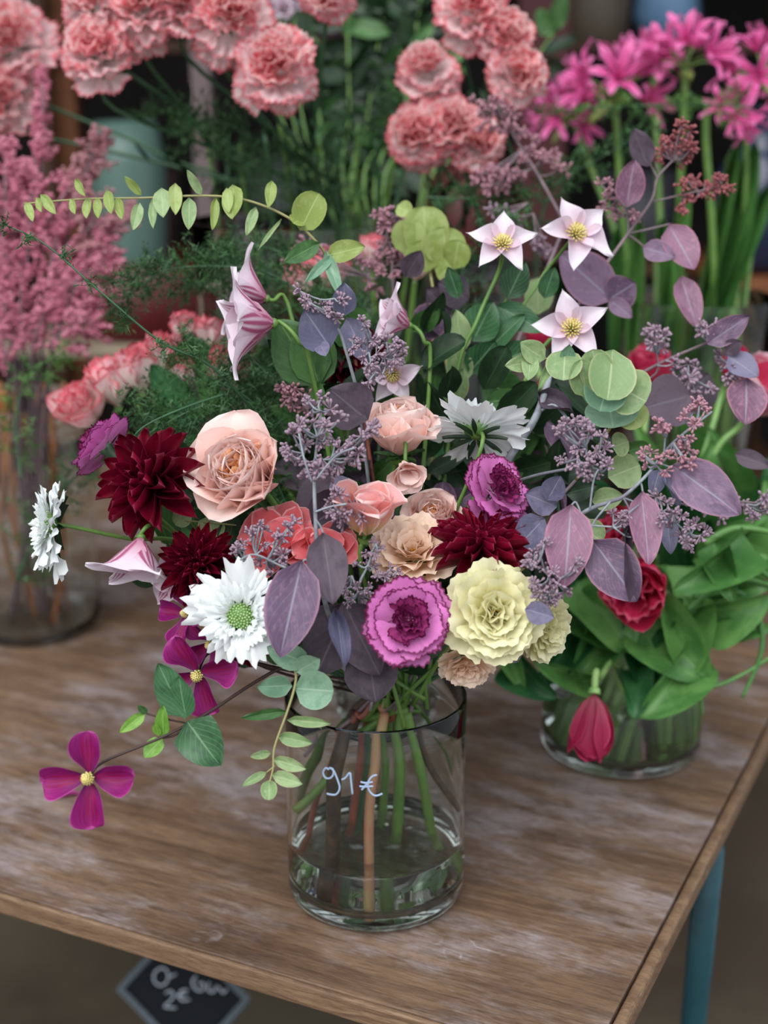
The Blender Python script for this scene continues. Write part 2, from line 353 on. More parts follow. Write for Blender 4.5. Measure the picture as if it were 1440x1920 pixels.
# ---------------------------------------------------------------- surfaces
def fam(key, kind, n=3, **k): return [petal(key, kind, seed=i, **k) for i in range(n)]
def fan_o(): return fam('carnation_petal', 'fan', 4, nu=16, nv=7, phi=.62, ruf=.05, rk=5, teeth=.035, curl=.35, reflex=.35)
def fan_i(): return fam('carnation_inner', 'fan', 4, nu=14, nv=6, phi=.5, ruf=.11, rk=8, teeth=.05, curl=.3, reflex=.2)
def fan_p(): return fam('streaked_petal', 'fan', 6, nu=18, nv=7, phi=.6, ruf=.14, rk=10, teeth=.05, curl=.35, reflex=.3)
def fan_l(): return fam('lisianthus_petal', 'fan', 4, nu=16, nv=8, phi=.62, ruf=.075, rk=8, teeth=.025, curl=1.0, reflex=.9, cup=.12)
def fan_d(): return fam('scabiosa_floret', 'fan', 6, nu=12, nv=7, phi=.38, ruf=.09, rk=6, teeth=.02, lobe=.09, curl=.25, reflex=.4, twist=.15)
LEAFS = dict(
    ovate=fam('ovate_leaf', 'ovate', 4, nu=6, nv=9, curl=.3, reflex=.5, fold=.12, wave=.02, ruf=.02),
    round=fam('round_leaf', 'circle', 4, nu=6, nv=8, curl=.15, reflex=.4, cup=.12, fold=.05),
    heart=fam('heart_leaf', 'heart', 3, nu=8, nv=9, curl=.2, reflex=.7, fold=.12, wave=.03),
    lance=fam('lance_leaf', 'lance', 4, nu=4, nv=9, curl=.3, reflex=.4, fold=.25),
    strap=fam('strap_leaf', 'strap', 3, nu=6, nv=10, curl=-.1, reflex=.2, fold=.5, wave=.02),
    tulip=fam('broad_leaf', 'ovate', 4, nu=6, nv=12, curl=.6, reflex=1.2, cup=.4, wave=.04),
    curved=fam('curved_leaf', 'lance', 3, nu=4, nv=9, curl=.9, reflex=.2, fold=.5, twist=.6))

# ---------------------------------------------------------------- flowers (axis +Z of the head matrix, D = diameter in metres)
def calyx(root, head, r, h, m, z=0.0, name='calyx'):
    b = B(); b.lathe([(.12*r, z-h), (.7*r, z-h*.85), (.95*r, z-h*.5), (r*.85, z-h*.15), (r*1.15, z+h*.1)], 10)
    return link(name, b.mesh(name), m, root, head)
def carnation(root, head, D, mo, mi, dense=1.0, half=False):
    r = D/2; z = D*.05
    ring(root, 'petal', fan_o(), mo, head, 6, .02, r*1.05, 0, 0, je=.14, jl=.1)
    ring(root, 'petal', fan_o(), mo, head, 6, .2, r*.98, 0, z*.5, .4, je=.14, jl=.1)
    ring(root, 'petal', fan_o(), mo, head, 6, .42, r*.84, 0, z*.9, .1, je=.16, jl=.12)
    ring(root, 'petal', fan_i(), mi, head, int(8*dense), .8, r*.66, r*.02, z*1.1, .3, je=.2)
    ring(root, 'petal', fan_i(), mi, head, int(9*dense), 1.15, r*.54, r*.06, z*1.6, .1, je=.2)
    ring(root, 'petal', fan_i(), mi, head, int(7*dense), 1.4, r*.42, r*.08, z*1.8, .5, je=.25)
    calyx(root, head, r*.2, D*.3, STD)
def pompon(root, head, D, mo, mi):
    r = D/2
    for k, (n, el, L, z) in enumerate([(8, -.25, .92, 0), (8, .15, .98, .02), (9, .5, .95, .06), (8, .85, .92, .1), (8, 1.15, .92, .12), (6, 1.45, .9, .14)]):
        ring(root, 'petal', fan_p(), mi if k > 2 else mo, head, n, el, r*L, 0, D*z, k*.37, je=.3, jl=.14)
    calyx(root, head, r*.22, D*.36, STG)
def rose(root, head, D):
    r = D/2
    cup = fam('rose_cup_petal', 'round', 3, W=1.15, nu=8, nv=9, curl=1.45, reflex=.7, cup=.45, ruf=.025, rk=3)
    out = fam('rose_open_petal', 'round', 3, W=1.05, nu=8, nv=9, curl=1.2, reflex=1.3, cup=.35, ruf=.04, rk=3)
    inn = fam('rose_inner_petal', 'fan', 5, nu=14, nv=8, phi=.5, curl=.75, reflex=.3, ruf=.10, rk=7, teeth=.01)
    ring(root, 'petal', out, ROSE_O, head, 5, .45, r*1.5, r*.02, -D*.46, .3, jl=.1)
    ring(root, 'petal', cup, ROSE_O, head, 5, .55, r*1.5, r*.02, -D*.44, .1)
    ring(root, 'petal', cup, ROSE_O, head, 6, .7, r*1.4, r*.02, -D*.42, .5)
    ring(root, 'petal', cup, ROSE_O, head, 6, .8, r*1.24, r*.02, -D*.38, .2)
    ring(root, 'petal', inn, ROSE_O, head, 8, .92, r*1.02, r*.06, -D*.28, 0, je=.12)
    ring(root, 'petal', inn, ROSE_I, head, 10, 1.08, r*.92, r*.06, -D*.26, .3, je=.15)
    for i in range(26):
        az = R(0, 6.28); put(root, 'petal', random.choice(inn), ROSE_I, head @ M.Translation((R(-.28, .28)*r, R(-.28, .28)*r, 0)), az, R(1.3, 1.65), 0, -D*.22, r*R(.6, .78), .6)
    calyx(root, head, r*.3, D*.12, STG, -D*.46)
    sep = LEAFS['lance']
    ring(root, 'sepal', sep, GREEN, head, 5, .1, r*.6, r*.1, -D*.46, 0, wsc=.35)
def dahlia(root, head, D, rows, W=.34, mat=None):
    r = D/2
    pet = fam('dahlia_petal%d' % int(W*100), 'blade', 4, W=W*2, nu=6, nv=7, curl=.25, reflex=-.25, cup=-.5, fold=-.25)
    pet = fam('dahlia_petal_%d' % int(W*100), 'tulip', 4, W=W*2, nu=4, nv=7, curl=.35, reflex=.1, fold=.35, cup=.2)
    for k, (n, el, L, z) in enumerate(rows):
        ring(root, 'petal', pet, mat or DAHL, head, n, el, r*L, r*.08, r*z, k*.31, je=.1, jl=.08)
    b = B(); b.lathe([(0, r*.22), (r*.1, r*.16), (r*.16, 0), (r*.2, -r*.1), (r*.12, -r*.3), (r*.04, -r*.34)], 10); link('centre', b.mesh('centre'), DAHL, root, head)
    ring(root, 'bract', LEAFS['ovate'], DARKG, head, 6, -.3, r*.4, r*.1, -r*.22, 0, wsc=.5)
ROWS = [(13, -.12, 1.0, -.05), (13, .12, 1.0, 0), (12, .36, .95, .04), (11, .6, .86, .07), (9, .85, .72, .1), (7, 1.1, .56, .12), (6, 1.35, .42, .12)]
ROWB = [(9, -.15, 1.0, -.05), (9, .12, 1.0, 0), (8, .4, .95, .04), (7, .7, .86, .07), (6, 1.0, .7, .1), (4, 1.3, .52, .12)]
def lisianthus(root, head, D, m, full=1):
    r = D/2
    for k, (n, el, L) in enumerate([(6, .05, 1.0), (6, .3, .98), (6, .55, .9), (6, .8, .8), (5, 1.0, .66), (4, 1.15, .5), (3, 1.3, .36)][:7 if full else 5]):
        ring(root, 'petal', fan_l(), m, head, n, el, r*L*1.08, 0, r*(.05+k*.05)-r*.15, k*.5, je=.12, wsc=1.1)
    b = B()
    for i in range(7):
        a = i*.9; q = V((math.cos(a)*r*.05, math.sin(a)*r*.05, r*.3)); b.tube([q, q+V((math.cos(a)*r*.03, math.sin(a)*r*.03, r*.2)), q+V((math.cos(a)*r*.04, math.sin(a)*r*.04, r*.26))], [r*.012, r*.03, r*.02], 5)
    link('stamens', b.mesh('stamens'), STAMY, root, head)
    calyx(root, head, r*.2, D*.12, STG, -D*.08)
def scabiosa(root, head, D):
    r = D/2
    ring(root, 'petal', fan_d(), SCAB, head, 12, .02, r*.95, r*.12, 0, 0, jl=.22, je=.25)
    ring(root, 'petal', fan_d(), SCAB, head, 11, .25, r*.75, r*.12, r*.05, .24, jl=.25, je=.25)
    ring(root, 'petal', fan_d(), SCAB, head, 13, .5, r*.56, r*.16, r*.06, .1, jl=.15, je=.15)
    ring(root, 'petal', fan_d(), SCAB, head, 12, .85, r*.36, r*.2, r*.08, .1, jl=.15, je=.15)
    b = B(); b.lathe([(0, -r*.12), (r*.12, -r*.11), (r*.2, -r*.02), (r*.27, r*.04), (r*.26, r*.14), (r*.16, r*.22), (0, r*.25)], 16)
    link('receptacle', b.mesh('receptacle'), STG, root, head)
    b = B()
    for i in range(75):
        t = (i+.5)/75; rho = math.sqrt(t)*.29*r; a = i*2.39996; z = r*.25-(rho/(.3*r))**2*r*.12
        q = M.Translation((rho*math.cos(a), rho*math.sin(a), z)); s = r*.026
        b.lathe([(s*.3, -s), (s, -s*.3), (s, s*.4), (s*.5, s*.95), (0.00001, s*1.1)], 6, q)
    o = link('floret_buds', b.mesh('buds'), STAMG, root, head); o['kind'] = 'stuff'
    b = B()
    for i in range(34):
        a = i*2*math.pi/34; rr_ = r*R(.3, .4); p0 = V((rr_*.8*math.cos(a), rr_*.8*math.sin(a), r*.08)); p1 = V((rr_*1.1*math.cos(a), rr_*1.1*math.sin(a), r*R(.22, .3)))
        b.tube([p0, p1, p1*1.03], [r*.006, r*.006, r*.014], 4)
    o = link('filaments', b.mesh('filaments'), WHITEF, root, head); o['kind'] = 'stuff'
    ring(root, 'bract', LEAFS['lance'], DARKG, head, 9, -.18, r*.62, r*.12, -r*.08, 0, wsc=.2)
def clematis(root, head, D, n, el, m, W=.42, bell=False, az0=0.0, kind='acumin', st=True):
    r = D/2; key = 'sepal_%s_%d_%d' % (kind, int(W*100), bell)
    pet = fam(key, kind, 3, W=W*2, nu=10, nv=12, curl=.5 if bell else .25, reflex=1.3 if bell else .35, cup=.35, wave=.04, ruf=.05 if kind == 'spat' else .025, rk=5)
    ring(root, 'sepal', pet, m, head, n, el, r*(1.15 if bell else 1), r*.05, 0, az0, ja=.1, je=.1)
    b = B(); k = 46
    for i in range(k):
        t = (i+.5)/k; a = i*2.39996; sp = .30*math.sqrt(t)*(.5 if kind == 'spat' or bell else 1)
        p1 = V((sp*r*math.cos(a), sp*r*math.sin(a), r*(.34-.2*t))); p0 = V((p1.x*.3, p1.y*.3, 0)); b.tube([p0, (p0+p1)/2+V((0, 0, r*.03)), p1], [r*.012, r*.014, r*.022], 4)
    o = link('stamens', b.mesh('stamens'), STAM, root, head); o['kind'] = 'stuff'
    b = B(); b.lathe([(r*.02, -r*.08), (r*.07, -r*.05), (r*.09, 0), (r*.04, r*.05), (0.0001, r*.06)], 8); link('receptacle', b.mesh('receptacle'), STG, root, head)
def tulip(root, head, D, m, open_=.0, n=6, Lk=1.25, double=False):
    r = D/2
    pet = fam('tulip_petal', 'tulip', 4, W=.78, nu=6, nv=9, curl=1.0, reflex=-.1+0, cup=.55, ruf=.01)
    L = D*Lk
    if m is TUR: pet = fam('closed_tulip_petal', 'round', 4, W=.58, nu=8, nv=10, curl=1.15, reflex=0, cup=.2, ruf=.012)
    ring(root, 'petal', pet, m, head, n//2, .62-open_, L, 0, 0, 0, je=.05, wsc=1.2)
    ring(root, 'petal', pet, m, head, n//2, .72-open_, L*.97, 0, .001, math.pi/3, je=.05, wsc=1.05)
    if double:
        fr = fam('fringed_petal', 'fan', 4, nu=10, nv=7, phi=.4, ruf=.08, rk=6, teeth=.05, curl=.5, reflex=.4)
        ring(root, 'petal', fr, m, head, 6, 1.15, L*.9, r*.1, 0, .2, je=.1); ring(root, 'petal', fr, m, head, 4, 1.4, L*.86, r*.06, 0, .2)
    calyx(root, head, r*.2, r*.2, STT)
def nerine(root, head, D, n=7):
    r = D/2
    for i in range(n):
        a = 2*math.pi*i/n+R(-.2, .2); el = R(-.1, 1.1)
        d = V((math.cos(a)*math.cos(el), math.sin(a)*math.cos(el), math.sin(el)))
        p1 = d*r*.45; hm = head @ frame(p1, d)
        pe = tubepart(root, 'pedicel', [head @ V((0, 0, 0)), head @ (p1*.5+V((0, 0, r*.05))), head @ p1], r*.022, STG, 5, 3)
        pet = fam('nerine_tepal', 'blade', 3, W=.22, nu=4, nv=8, curl=-.1, reflex=1.1, ruf=.03, wave=.03)
        ring(pe, 'petal', pet, NER, hm, 6, .95, r*.62, r*.01, 0, R(0, 1), je=.15)
        b = B(); 
        for k in range(5): q = V((R(-.2, .2), R(-.2, .2), 1))*r*.5; b.tube([V((0, 0, 0)), q*.6+V((0, 0, .001)), q], r*.007, 4)
        link('stamens', b.mesh('stamens'), NER, pe, hm)

# ---------------------------------------------------------------- eucalyptus seed clusters
def cluster_mesh(k):
    key = ('cluster', k)
    if key in CACHE: return CACHE[key]
    rr = random.Random(k*17+3); b = B()
    for i in range(13):
        d = V((rr.gauss(0, 1), rr.gauss(0, 1), rr.gauss(.5, .8))).normalized(); L = rr.uniform(.5, 1.0)
        x = d.orthogonal().normalized()
        b.tube([V((0, 0, 0)), d*L*.5, d*L*.62, d*L*.8, d*L*.94, d*L*1.03], [(.055), .055, .1, .15, .12, .02], 6)
    CACHE[key] = b.mesh('bud_cluster'); return CACHE[key]
def clusters(root, stemfrom, pts, d, m=None, size=17, tw=None, jit=6, dd=.012):
    """bud clusters at picture points, each on its own twig from the nearest node on the stalk"""
    m = m or BUD; tw = tw or STP; nodes = [P(*q, d) for q in stemfrom]
    pts = list(pts)+[(x+R(-13, 13), y+R(-13, 13)) for (x, y) in pts if random.random() < .6]
    for (x, y) in pts:
        q = P(x+R(-jit, jit)*.5, y+R(-jit, jit)*.5, d+R(-dd, dd)); nd = min(nodes, key=lambda n: (n-q).length + (.004 if n is nodes[0] else 0))
        mid = (nd+q)/2+V((R(-.002, .002), 0, R(-.004, 0)))
        b = B(); b.tube(smoothpath([nd, mid, q], 3), .0008, 5); tw_o = link('twig', b.mesh('twig'), tw, root)
        s = 1.28*size/F*d*R(.85, 1.2); dr = (q-nd).normalized() if (q-nd).length > 1e-5 else UP
        link('bud_cluster', cluster_mesh(random.randrange(8)), m, tw_o, frame(q, dr, R(0, 6)) @ M.Scale(s, 4))
def along(path, n):
    """n points spread evenly along a polyline in picture coordinates"""
    out = []; L = [math.dist(path[i], path[i+1]) for i in range(len(path)-1)]; T = sum(L)
    for k in range(n):
        t = T*k/max(n-1, 1)
        for i, l in enumerate(L):
            if t <= l+1e-6: out.append(tuple(path[i][j]+(path[i+1][j]-path[i][j])*t/max(l, 1e-6) for j in (0, 1))); break
            t -= l
    return out

# ================================================================ the setting
def boxobj(name, c, h, m, rotz=0, bev=0):
    b = B(); b.box((0, 0, 0), h); o = link(name, b.mesh(name, False), m, None, M.Translation(c) @ M.Rotation(rotz, 4, 'Z'))
    if bev: md = o.modifiers.new('bevel', 'BEVEL'); md.width = bev; md.segments = 2
    return o
FLOORM = flat('concrete_floor', (96, 86, 70), .75, noise=(2.2, (74, 62, 50)), bump=.1)
WALLM = flat('dark_wall', (34, 26, 25), .8, noise=(1.5, (20, 16, 17)))
structure(boxobj('floor', (0, 2.6, -.05), (3.2, 3.6, .05), FLOORM))
structure(boxobj('wall_back', (0, 4.3, 1.4), (2.6, .06, 1.5), WALLM))
structure(boxobj('wall_left', (-2.5, 3.2, 1.4), (.06, 1.15, 1.5), WALLM))
structure(boxobj('wall_right', (2.5, 3.5, 1.4), (.06, .85, 1.5), WALLM))
structure(boxobj('ceiling', (0, 3.2, 2.95), (2.6, 1.2, .05), WALLM))

# ---------------------------------------------------------------- table
WOOD = wood_mat('worn_brown_tabletop', [(140, 112, 88), (102, 79, 62), (84, 63, 50), (46, 34, 27)], 1, 1)
WEDGE = wood_mat('raw_wood_edge', [(148, 120, 94), (108, 82, 62), (124, 98, 76), (62, 44, 34)], 1.5, 0, grain=(1, 14, 60))
TEAL = flat('teal_metal', (30, 76, 86), .35, noise=(12, (24, 62, 72)))
A = onZ(0, 1678, Z0); Bc = onZ(720, 1893, Z0)
e1 = (A-Bc).normalized(); q1 = onZ(1440, 1425, Z0); q2 = onZ(1190, 1895, Z0); e2 = (q1-q2).normalized()
# corner = intersection of the front and right edges
den = e1.x*e2.y-e1.y*e2.x; dq = q2-Bc; t = (dq.x*e2.y-dq.y*e2.x)/den; CORN = Bc+e1*t
e2 = V((0, 0, 1)).cross(e1); e2 = e2 if e2.y > 0 else -e2
print('corner', CORN, 'angle', math.degrees(math.acos((q1-q2).normalized().dot(e2))))
TW, TD, TH = 1.4, 1.25, .020
TM = M((-e1, e2, V((0, 0, 1)))).transposed().to_4x4(); TM.translation = CORN     # x: right along front edge, y: back
tb = thing('table', 'worn brown wooden table with teal tubular legs carrying the glass vases', 'table', (CORN.x, CORN.y, 0))
def tpart(name, x0, x1, y0, y1, z0, z1, m, bev=.002):
    b = B(); b.box(((0, 0, 0)), ((x1-x0)/2, (y1-y0)/2, (z1-z0)/2)); o = link(name, b.mesh(name, False), m, tb, TM @ M.Translation(((x0+x1)/2, (y0+y1)/2, (z0+z1)/2)))
    md = o.modifiers.new('bevel', 'BEVEL'); md.width = bev; md.segments = 3; return o
tpart('tabletop', -TW, -.012, 0.006, TD, -TH, 0, WOOD, .0015)
tpart('edge_strip', -.0105, 0, 0, TD, -TH, -.0004, WEDGE, .004)
tpart('edge_strip', -TW, -.0107, 0, .0057, -TH, -.0002, WEDGE, .0026)
tpart('apron', -TW+.1, -.1, .30, .32, -TH-.05, -TH, TEAL)
tpart('apron', -TW+.1, -.1, TD-.09, TD-.07, -TH-.07, -TH, TEAL)
tpart('apron', -.62, -.60, .33, TD-.09, -TH-.05, -TH, TEAL)
def leg(pt, pb):
    tubepart(tb, 'leg', [pt, (pt+pb)/2, pb], .0135, TEAL, 16, 0)
for (x, y) in ((-.06, None), (-TW+.08, .31), (-.6, TD-.09), (-TW+.08, TD-.09)):
    if y is None:
        pt = onZ(1332, 1590, Z0-TH-.001); pb = onZ(1296, 1960, .42); pb = pt+(pb-pt)*((pt.z-.001)/(pt.z-pb.z))
    else: pt = TM @ V((x, y, -TH)); pb = TM @ V((x, y, -Z0+.001))
    leg(pt, pb)

# ---------------------------------------------------------------- vases
GLASS = glass_mat('clear_glass', (.965, 1.0, .98)); WATER = glass_mat('clear_water', (.95, .99, .97), ior=1.33)
def vase(label, name, c, R1, H, th=.0028, base=.012, R2=None, lip=0.0, mat=None, n=64, rc=.012):
    R2 = R2 or R1; root = thing(name, label, 'vase', c); b = B()
    def rad(z): return R1+(R2-R1)*z/H
    pr = [(0.0005, .0006), (R1-rc, 0.0004)] + [(R1-rc+rc*math.sin(a), rc-rc*math.cos(a)+.0003) for a in [i*math.pi/2/6 for i in range(1, 7)]]
    pr += [(rad(H*k/6), H*k/6) for k in range(1, 6)] + [(R2, H-.001), (R2-th*.2, H), (R2-th*.8, H), (R2-th, H-.001)]
    pr += [(rad(H*k/6)-th, H*k/6) for k in range(5, 0, -1)] + [(R1-th, base+.012), (R1-th-.003, base+.004), (R1-th-.01, base), (.0005, base-.002)]
    b.lathe(pr, n); link('glass_body', b.mesh('vase'), mat or GLASS, root, M.Translation(c)); return root
def water(label, c, r, z0, z1, rc=.01):
    b = B(); pr = [(0.0004, z0), (r-rc, z0)]+[(r-rc+rc*math.sin(a), z0+rc-rc*math.cos(a)) for a in [i*math.pi/2/4 for i in range(1, 5)]]
    pr += [(r, z1-.0015), (r-.001, z1-.0003), (r-.004, z1), (.0004, z1)]
    b.lathe(pr, 64); return tag(link('water', b.mesh('water'), WATER, None, M.Translation(c)), label, 'water')
VC = onZ(705, 1666, Z0); VC.z = Z0+.0005; VR = .0765
VH = onY(706, 1300, VC.y).z-Z0
print('vase', VC, 'H', VH)
mv = vase('clear glass cylinder vase marked 91 euro holding the mixed bouquet', 'glass_vase', VC, VR, VH, th=.003, base=.014)
water('water in the bottom of the vase marked 91 euro', VC, VR-.0028, .0138, .055)
def oncyl(px, py):
    d = ray(px, py); ox, oy = CAM.x-VC.x, CAM.y-VC.y; a = d.x**2+d.y**2; bb = 2*(ox*d.x+oy*d.y); c_ = ox*ox+oy*oy-(VR+.0003)**2
    t = (-bb-math.sqrt(bb*bb-4*a*c_))/(2*a); return CAM+d*t
INK = flat('pale_blue_chalk_ink', (176, 196, 226), .6)
b = B()
for st in ([(617, 1443), (611, 1440), (606, 1448), (610, 1458), (619, 1459), (625, 1452), (624, 1442), (617, 1440), (625, 1444), (633, 1462), (637, 1478), (631, 1489), (622, 1490), (613, 1488)],
           [(641, 1462), (648, 1458), (656, 1449), (658, 1462), (661, 1489)],
           [(707, 1453), (699, 1455), (692, 1463), (690, 1474), (694, 1485), (704, 1492), (717, 1488)],
           [(676, 1466), (686, 1468), (699, 1466)], [(674, 1474), (684, 1475), (700, 1474)], [(678, 1481), (686, 1472), (692, 1464)]):
    b.tube(smoothpath([oncyl(*q) for q in st], 4), .0009, 6)
link('price_writing', b.mesh('ink'), INK, mv)
VCyl = VC
# tulip vase, right
TC = onZ(1162, 1400, Z0); TC.z = Z0+.0005
vase('wide clear glass vase of drooping tulips to the right of the bouquet', 'glass_vase', TC, .0835, .155, th=.003, base=.012)
water('water around the cut tulip stems in the wide vase', TC, .0807, .0118, .075)
# left vase with woody stems
LC = onZ(62, 1172, Z0); LC.z = Z0+.0005
vase('large clear glass vase of astilbe at the left edge of the table', 'glass_vase', LC, .088, .30, th=.003, base=.010, rc=.02)
# tall conical vase with nerines
NC = V((.385, 1.78, Z0+.0005))
vase('tall flared glass vase holding the hot pink nerines', 'glass_vase', NC, .062, .42, R2=.098, th=.003, base=.012)
# carnation vase
CC = V((-.10, 1.70, Z0+.0005))
vase('tall clear glass vase of coral and white carnations behind the bouquet', 'glass_vase', CC, .09, .52, R2=.125, th=.003)
CC2 = V((.125, 1.74, Z0+.0005))
vase('tall clear glass vase of carnations and greenery behind the pale clematis', 'glass_vase', CC2, .085, .46, R2=.10, th=.003)
TV2 = V((.005, 1.47, Z0+.0005))
vase('short glass vase of pink and white tulips hidden behind the bouquet', 'glass_vase', TV2, .06, .13, th=.003)

# ================================================================ bouquet: stem routes inside the main vase (top to bottom)
def vp(pts, off): return [onY(x, y, VC.y+o) for (x, y), o in zip(pts, off if hasattr(off, '__len__') else [off]*len(pts))]
NECK = onY(735, 1318, VC.y-.005)
ROUTES = dict(
    woody=(vp([(668, 1335), (645, 1395), (628, 1450), (626, 1530), (622, 1672)], [0, -.02, -.04, -.045, -.03]), .0062, STB),
    salmon=(vp([(722, 1335), (704, 1430), (692, 1530), (694, 1712)], [-.01, -.03, -.045, -.05]), .0042, STRY),
    red=(vp([(668, 1340), (625, 1425), (590, 1510), (566, 1640)], [-.01, -.01, -.005, 0]), .0028, STR),
    green_a=(vp([(748, 1325), (750, 1450), (742, 1600)], [.0, -.01, .01]), .0048, STG),
    green_b=(vp([(762, 1335), (790, 1450), (806, 1540), (822, 1628)], [-.01, -.01, .0, .01]), .0044, STG),
    brown=(vp([(765, 1340), (808, 1440), (862, 1518)], [0, -.005, -.01]), .0030, STB),
    green_c=(vp([(655, 1350), (585, 1430), (555, 1505)], [.01, .02, .03]), .0048, STG),
    green_d=(vp([(665, 1385), (610, 1465), (556, 1520)], [.0, -.02, -.03]), .0038, STG),
    dark_red=(vp([(690, 1340), (668, 1480), (655, 1590)], [.02, .02, .02]), .0034, STR),
    green_e=(vp([(700, 1340), (682, 1480), (664, 1590)], [.03, .03, .03]), .0042, STD),
    green_f=(vp([(790, 1335), (830, 1390), (852, 1450)], [.02, .03, .03]), .0018, STG),
    pale=(vp([(660, 1348), (610, 1385), (572, 1416)], [-.01, -.02, -.02]), .0016, STM),
    green_g=(vp([(730, 1340), (722, 1460), (714, 1580)], [.03, .035, .04]), .0038, STG))
def stem(root, head_pt, head_dir, route=None, rad=.0016, m=None, via=None, L=.035, end=None):
    m = m or STG; pts = [head_pt, head_pt-head_dir*L] + ([P(*v) for v in via] if via else [])
    if route:
        rt, rr, m2 = ROUTES[route]; n = len(rt)
        up_ = smoothpath(pts+[NECK+V((R(-.012, .012), R(-.01, .01), .02)), rt[0]], 6)
        tubepart(root, 'stem', up_, (rad, rr), m if m2 in (STB,) and m is STG else m2, 7, 0)
        tubepart(root, 'stem', rt, rr, m2, 9, 6)
    else:
        e = end or (NECK+V((R(-.03, .03), R(-.03, .03), R(-.01, .03))))
        tubepart(root, 'stem', pts+[e], (rad, rad*1.2), m, 6, 6)
BQ = 'stems of the mixed bouquet in the vase marked 91 euro'
def fl(name, label, cat, x, y, d, D, face, build, route=None, sm=None, via=None, srad=.0016, SL=.035, spin=0.0, group=None, back=0.0, end=None):
    fc = CD(*face); c = P(x, y, d); base = ROUTES[route][0][-1] if route else (end or NECK)
    root = thing(name, label, cat, base, group)
    head = frame(c, fc, spin); build(root, head, D/F*d)
    stem(root, c-fc*back*D/F*d, fc, route, srad, sm, via, SL, end); return root
PC = lambda r, h, D: carnation(r, h, D, CARN, CARNI)
fl('carnation', 'large purple carnation with dark picotee edges low at the front of the bouquet', 'flower', 766, 1163, 1.04, 172, (0, .12, 1), PC, 'green_a', srad=.002)
fl('carnation', 'purple picotee carnation tilted right, above the burgundy dahlia', 'flower', 922, 925, 1.10, 150, (.55, .45, .75), PC, 'green_b')
fl('carnation', 'purple picotee carnation seen from the side at the upper left of the bouquet', 'flower', 200, 842, 1.10, 135, (-.72, .6, -.12), PC, via=[(330, 1000, 1.16)])
fl('dahlia', 'open burgundy dahlia with broad petals beside the left apricot rose', 'flower', 284, 905, 1.09, 205, (-.35, .25, .85), lambda r, h, D: dahlia(r, h, D, ROWB, .2), via=[(450, 1080, 1.18)])
fl('dahlia', 'small burgundy dahlia above the white scabious at lower left', 'flower', 375, 1062, 1.07, 150, (-.1, .3, 1), lambda r, h, D: dahlia(r, h, D, ROWS, .15), via=[(500, 1150, 1.17)])
fl('dahlia', 'burgundy dahlia with narrow petals above the cream lisianthus', 'flower', 900, 1030, 1.08, 185, (.05, .8, .62), lambda r, h, D: dahlia(r, h, D, ROWS, .13), 'green_g')
fl('dahlia', 'dark red dahlia sunk behind the mauve leaves in mid bouquet', 'flower', 640, 665, 1.22, 150, (0, .5, .8), lambda r, h, D: dahlia(r, h, D, ROWS, .17))
fl('dahlia', 'burgundy dahlia just showing beneath the lower left white scabious', 'flower', 452, 1195, 1.10, 110, (-.3, -.5, .8), lambda r, h, D: dahlia(r, h, D, ROWB, .17))
fl('rose', 'open apricot garden rose on the left of the bouquet', 'flower', 450, 882, 1.075, 184, (-.25, .3, .92), rose, 'green_c', back=.5)
fl('rose', 'apricot garden rose in the centre, seen from the side', 'flower', 750, 792, 1.12, 146, (0, .93, .42), rose, 'green_e', back=.5)
fl('rose', 'smaller apricot rose tucked above the peach lisianthus', 'flower', 812, 965, 1.12, 110, (-.1, .5, .85), rose, back=.5)
fl('lisianthus', 'cream yellow ruffled lisianthus facing front beside the purple carnation', 'flower', 922, 1150, 1.05, 188, (.08, .05, 1), lambda r, h, D: lisianthus(r, h, D, LIS), 'green_f')
fl('lisianthus', 'pale yellow lisianthus on the right, half behind the cream one', 'flower', 1000, 1170, 1.09, 140, (.7, -.15, .6), lambda r, h, D: lisianthus(r, h, D, LIS))
fl('lisianthus', 'peach lisianthus between the salmon bloom and the burgundy dahlia', 'flower', 778, 1050, 1.10, 168, (-.1, .6, .8), lambda r, h, D: lisianthus(r, h, D, LISP))
fl('lisianthus', 'peach lisianthus hanging below the cream lisianthus', 'flower', 874, 1232, 1.09, 110, (0, -.75, .65), lambda r, h, D: lisianthus(r, h, D, LISP, 0))
fl('scabiosa', 'white scabious with a green centre at lower left, facing front', 'flower', 452, 1155, 1.04, 178, (-.05, .05, 1), scabiosa, 'green_d', SL=.03)
fl('scabiosa', 'white scabious in profile at the far left of the bouquet', 'flower', 98, 985, 1.09, 172, (-.9, .05, .38), scabiosa, via=[(240, 1010, 1.12), (400, 1040, 1.17)], SL=.012)
fl('scabiosa', 'white scabious seen from behind, right of the central rose', 'flower', 893, 812, 1.12, 172, (.05, .75, -.5), scabiosa, 'green_f', SL=.03)
CL = lambda n, el, m=CLEM, **k: (lambda r, h, D: clematis(r, h, D, n, el, m, **k))
fl('clematis', 'pale clematis star with yellow stamens, left one of the upper three', 'flower', 942, 460, 1.17, 140, (.0, .45, 1), CL(5, .12, W=.33), None, STG, [(895, 600, 1.2), (850, 740, 1.2)], spin=.0)
fl('clematis', 'pale clematis star topmost right, before the mauve leaf', 'flower', 1078, 440, 1.20, 150, (.25, .3, 1), CL(5, .12, W=.33), None, STG, [(1010, 530, 1.24), (930, 690, 1.22)], spin=.3)
fl('clematis', 'pale clematis star just above the round eucalyptus leaves', 'flower', 1072, 618, 1.17, 152, (-.1, .15, 1), CL(5, .15, W=.33), None, STG, [(990, 700, 1.2)], spin=.2)
fl('clematis', 'large nodding clematis bell with mauve stripes, facing left', 'flower', 513, 606, 1.12, 236, (-.95, -.1, .26), CL(5, .74, CLEMS, bell=True, W=.36), None, STG, [(560, 640, 1.12), (590, 720, 1.14)], SL=.006)
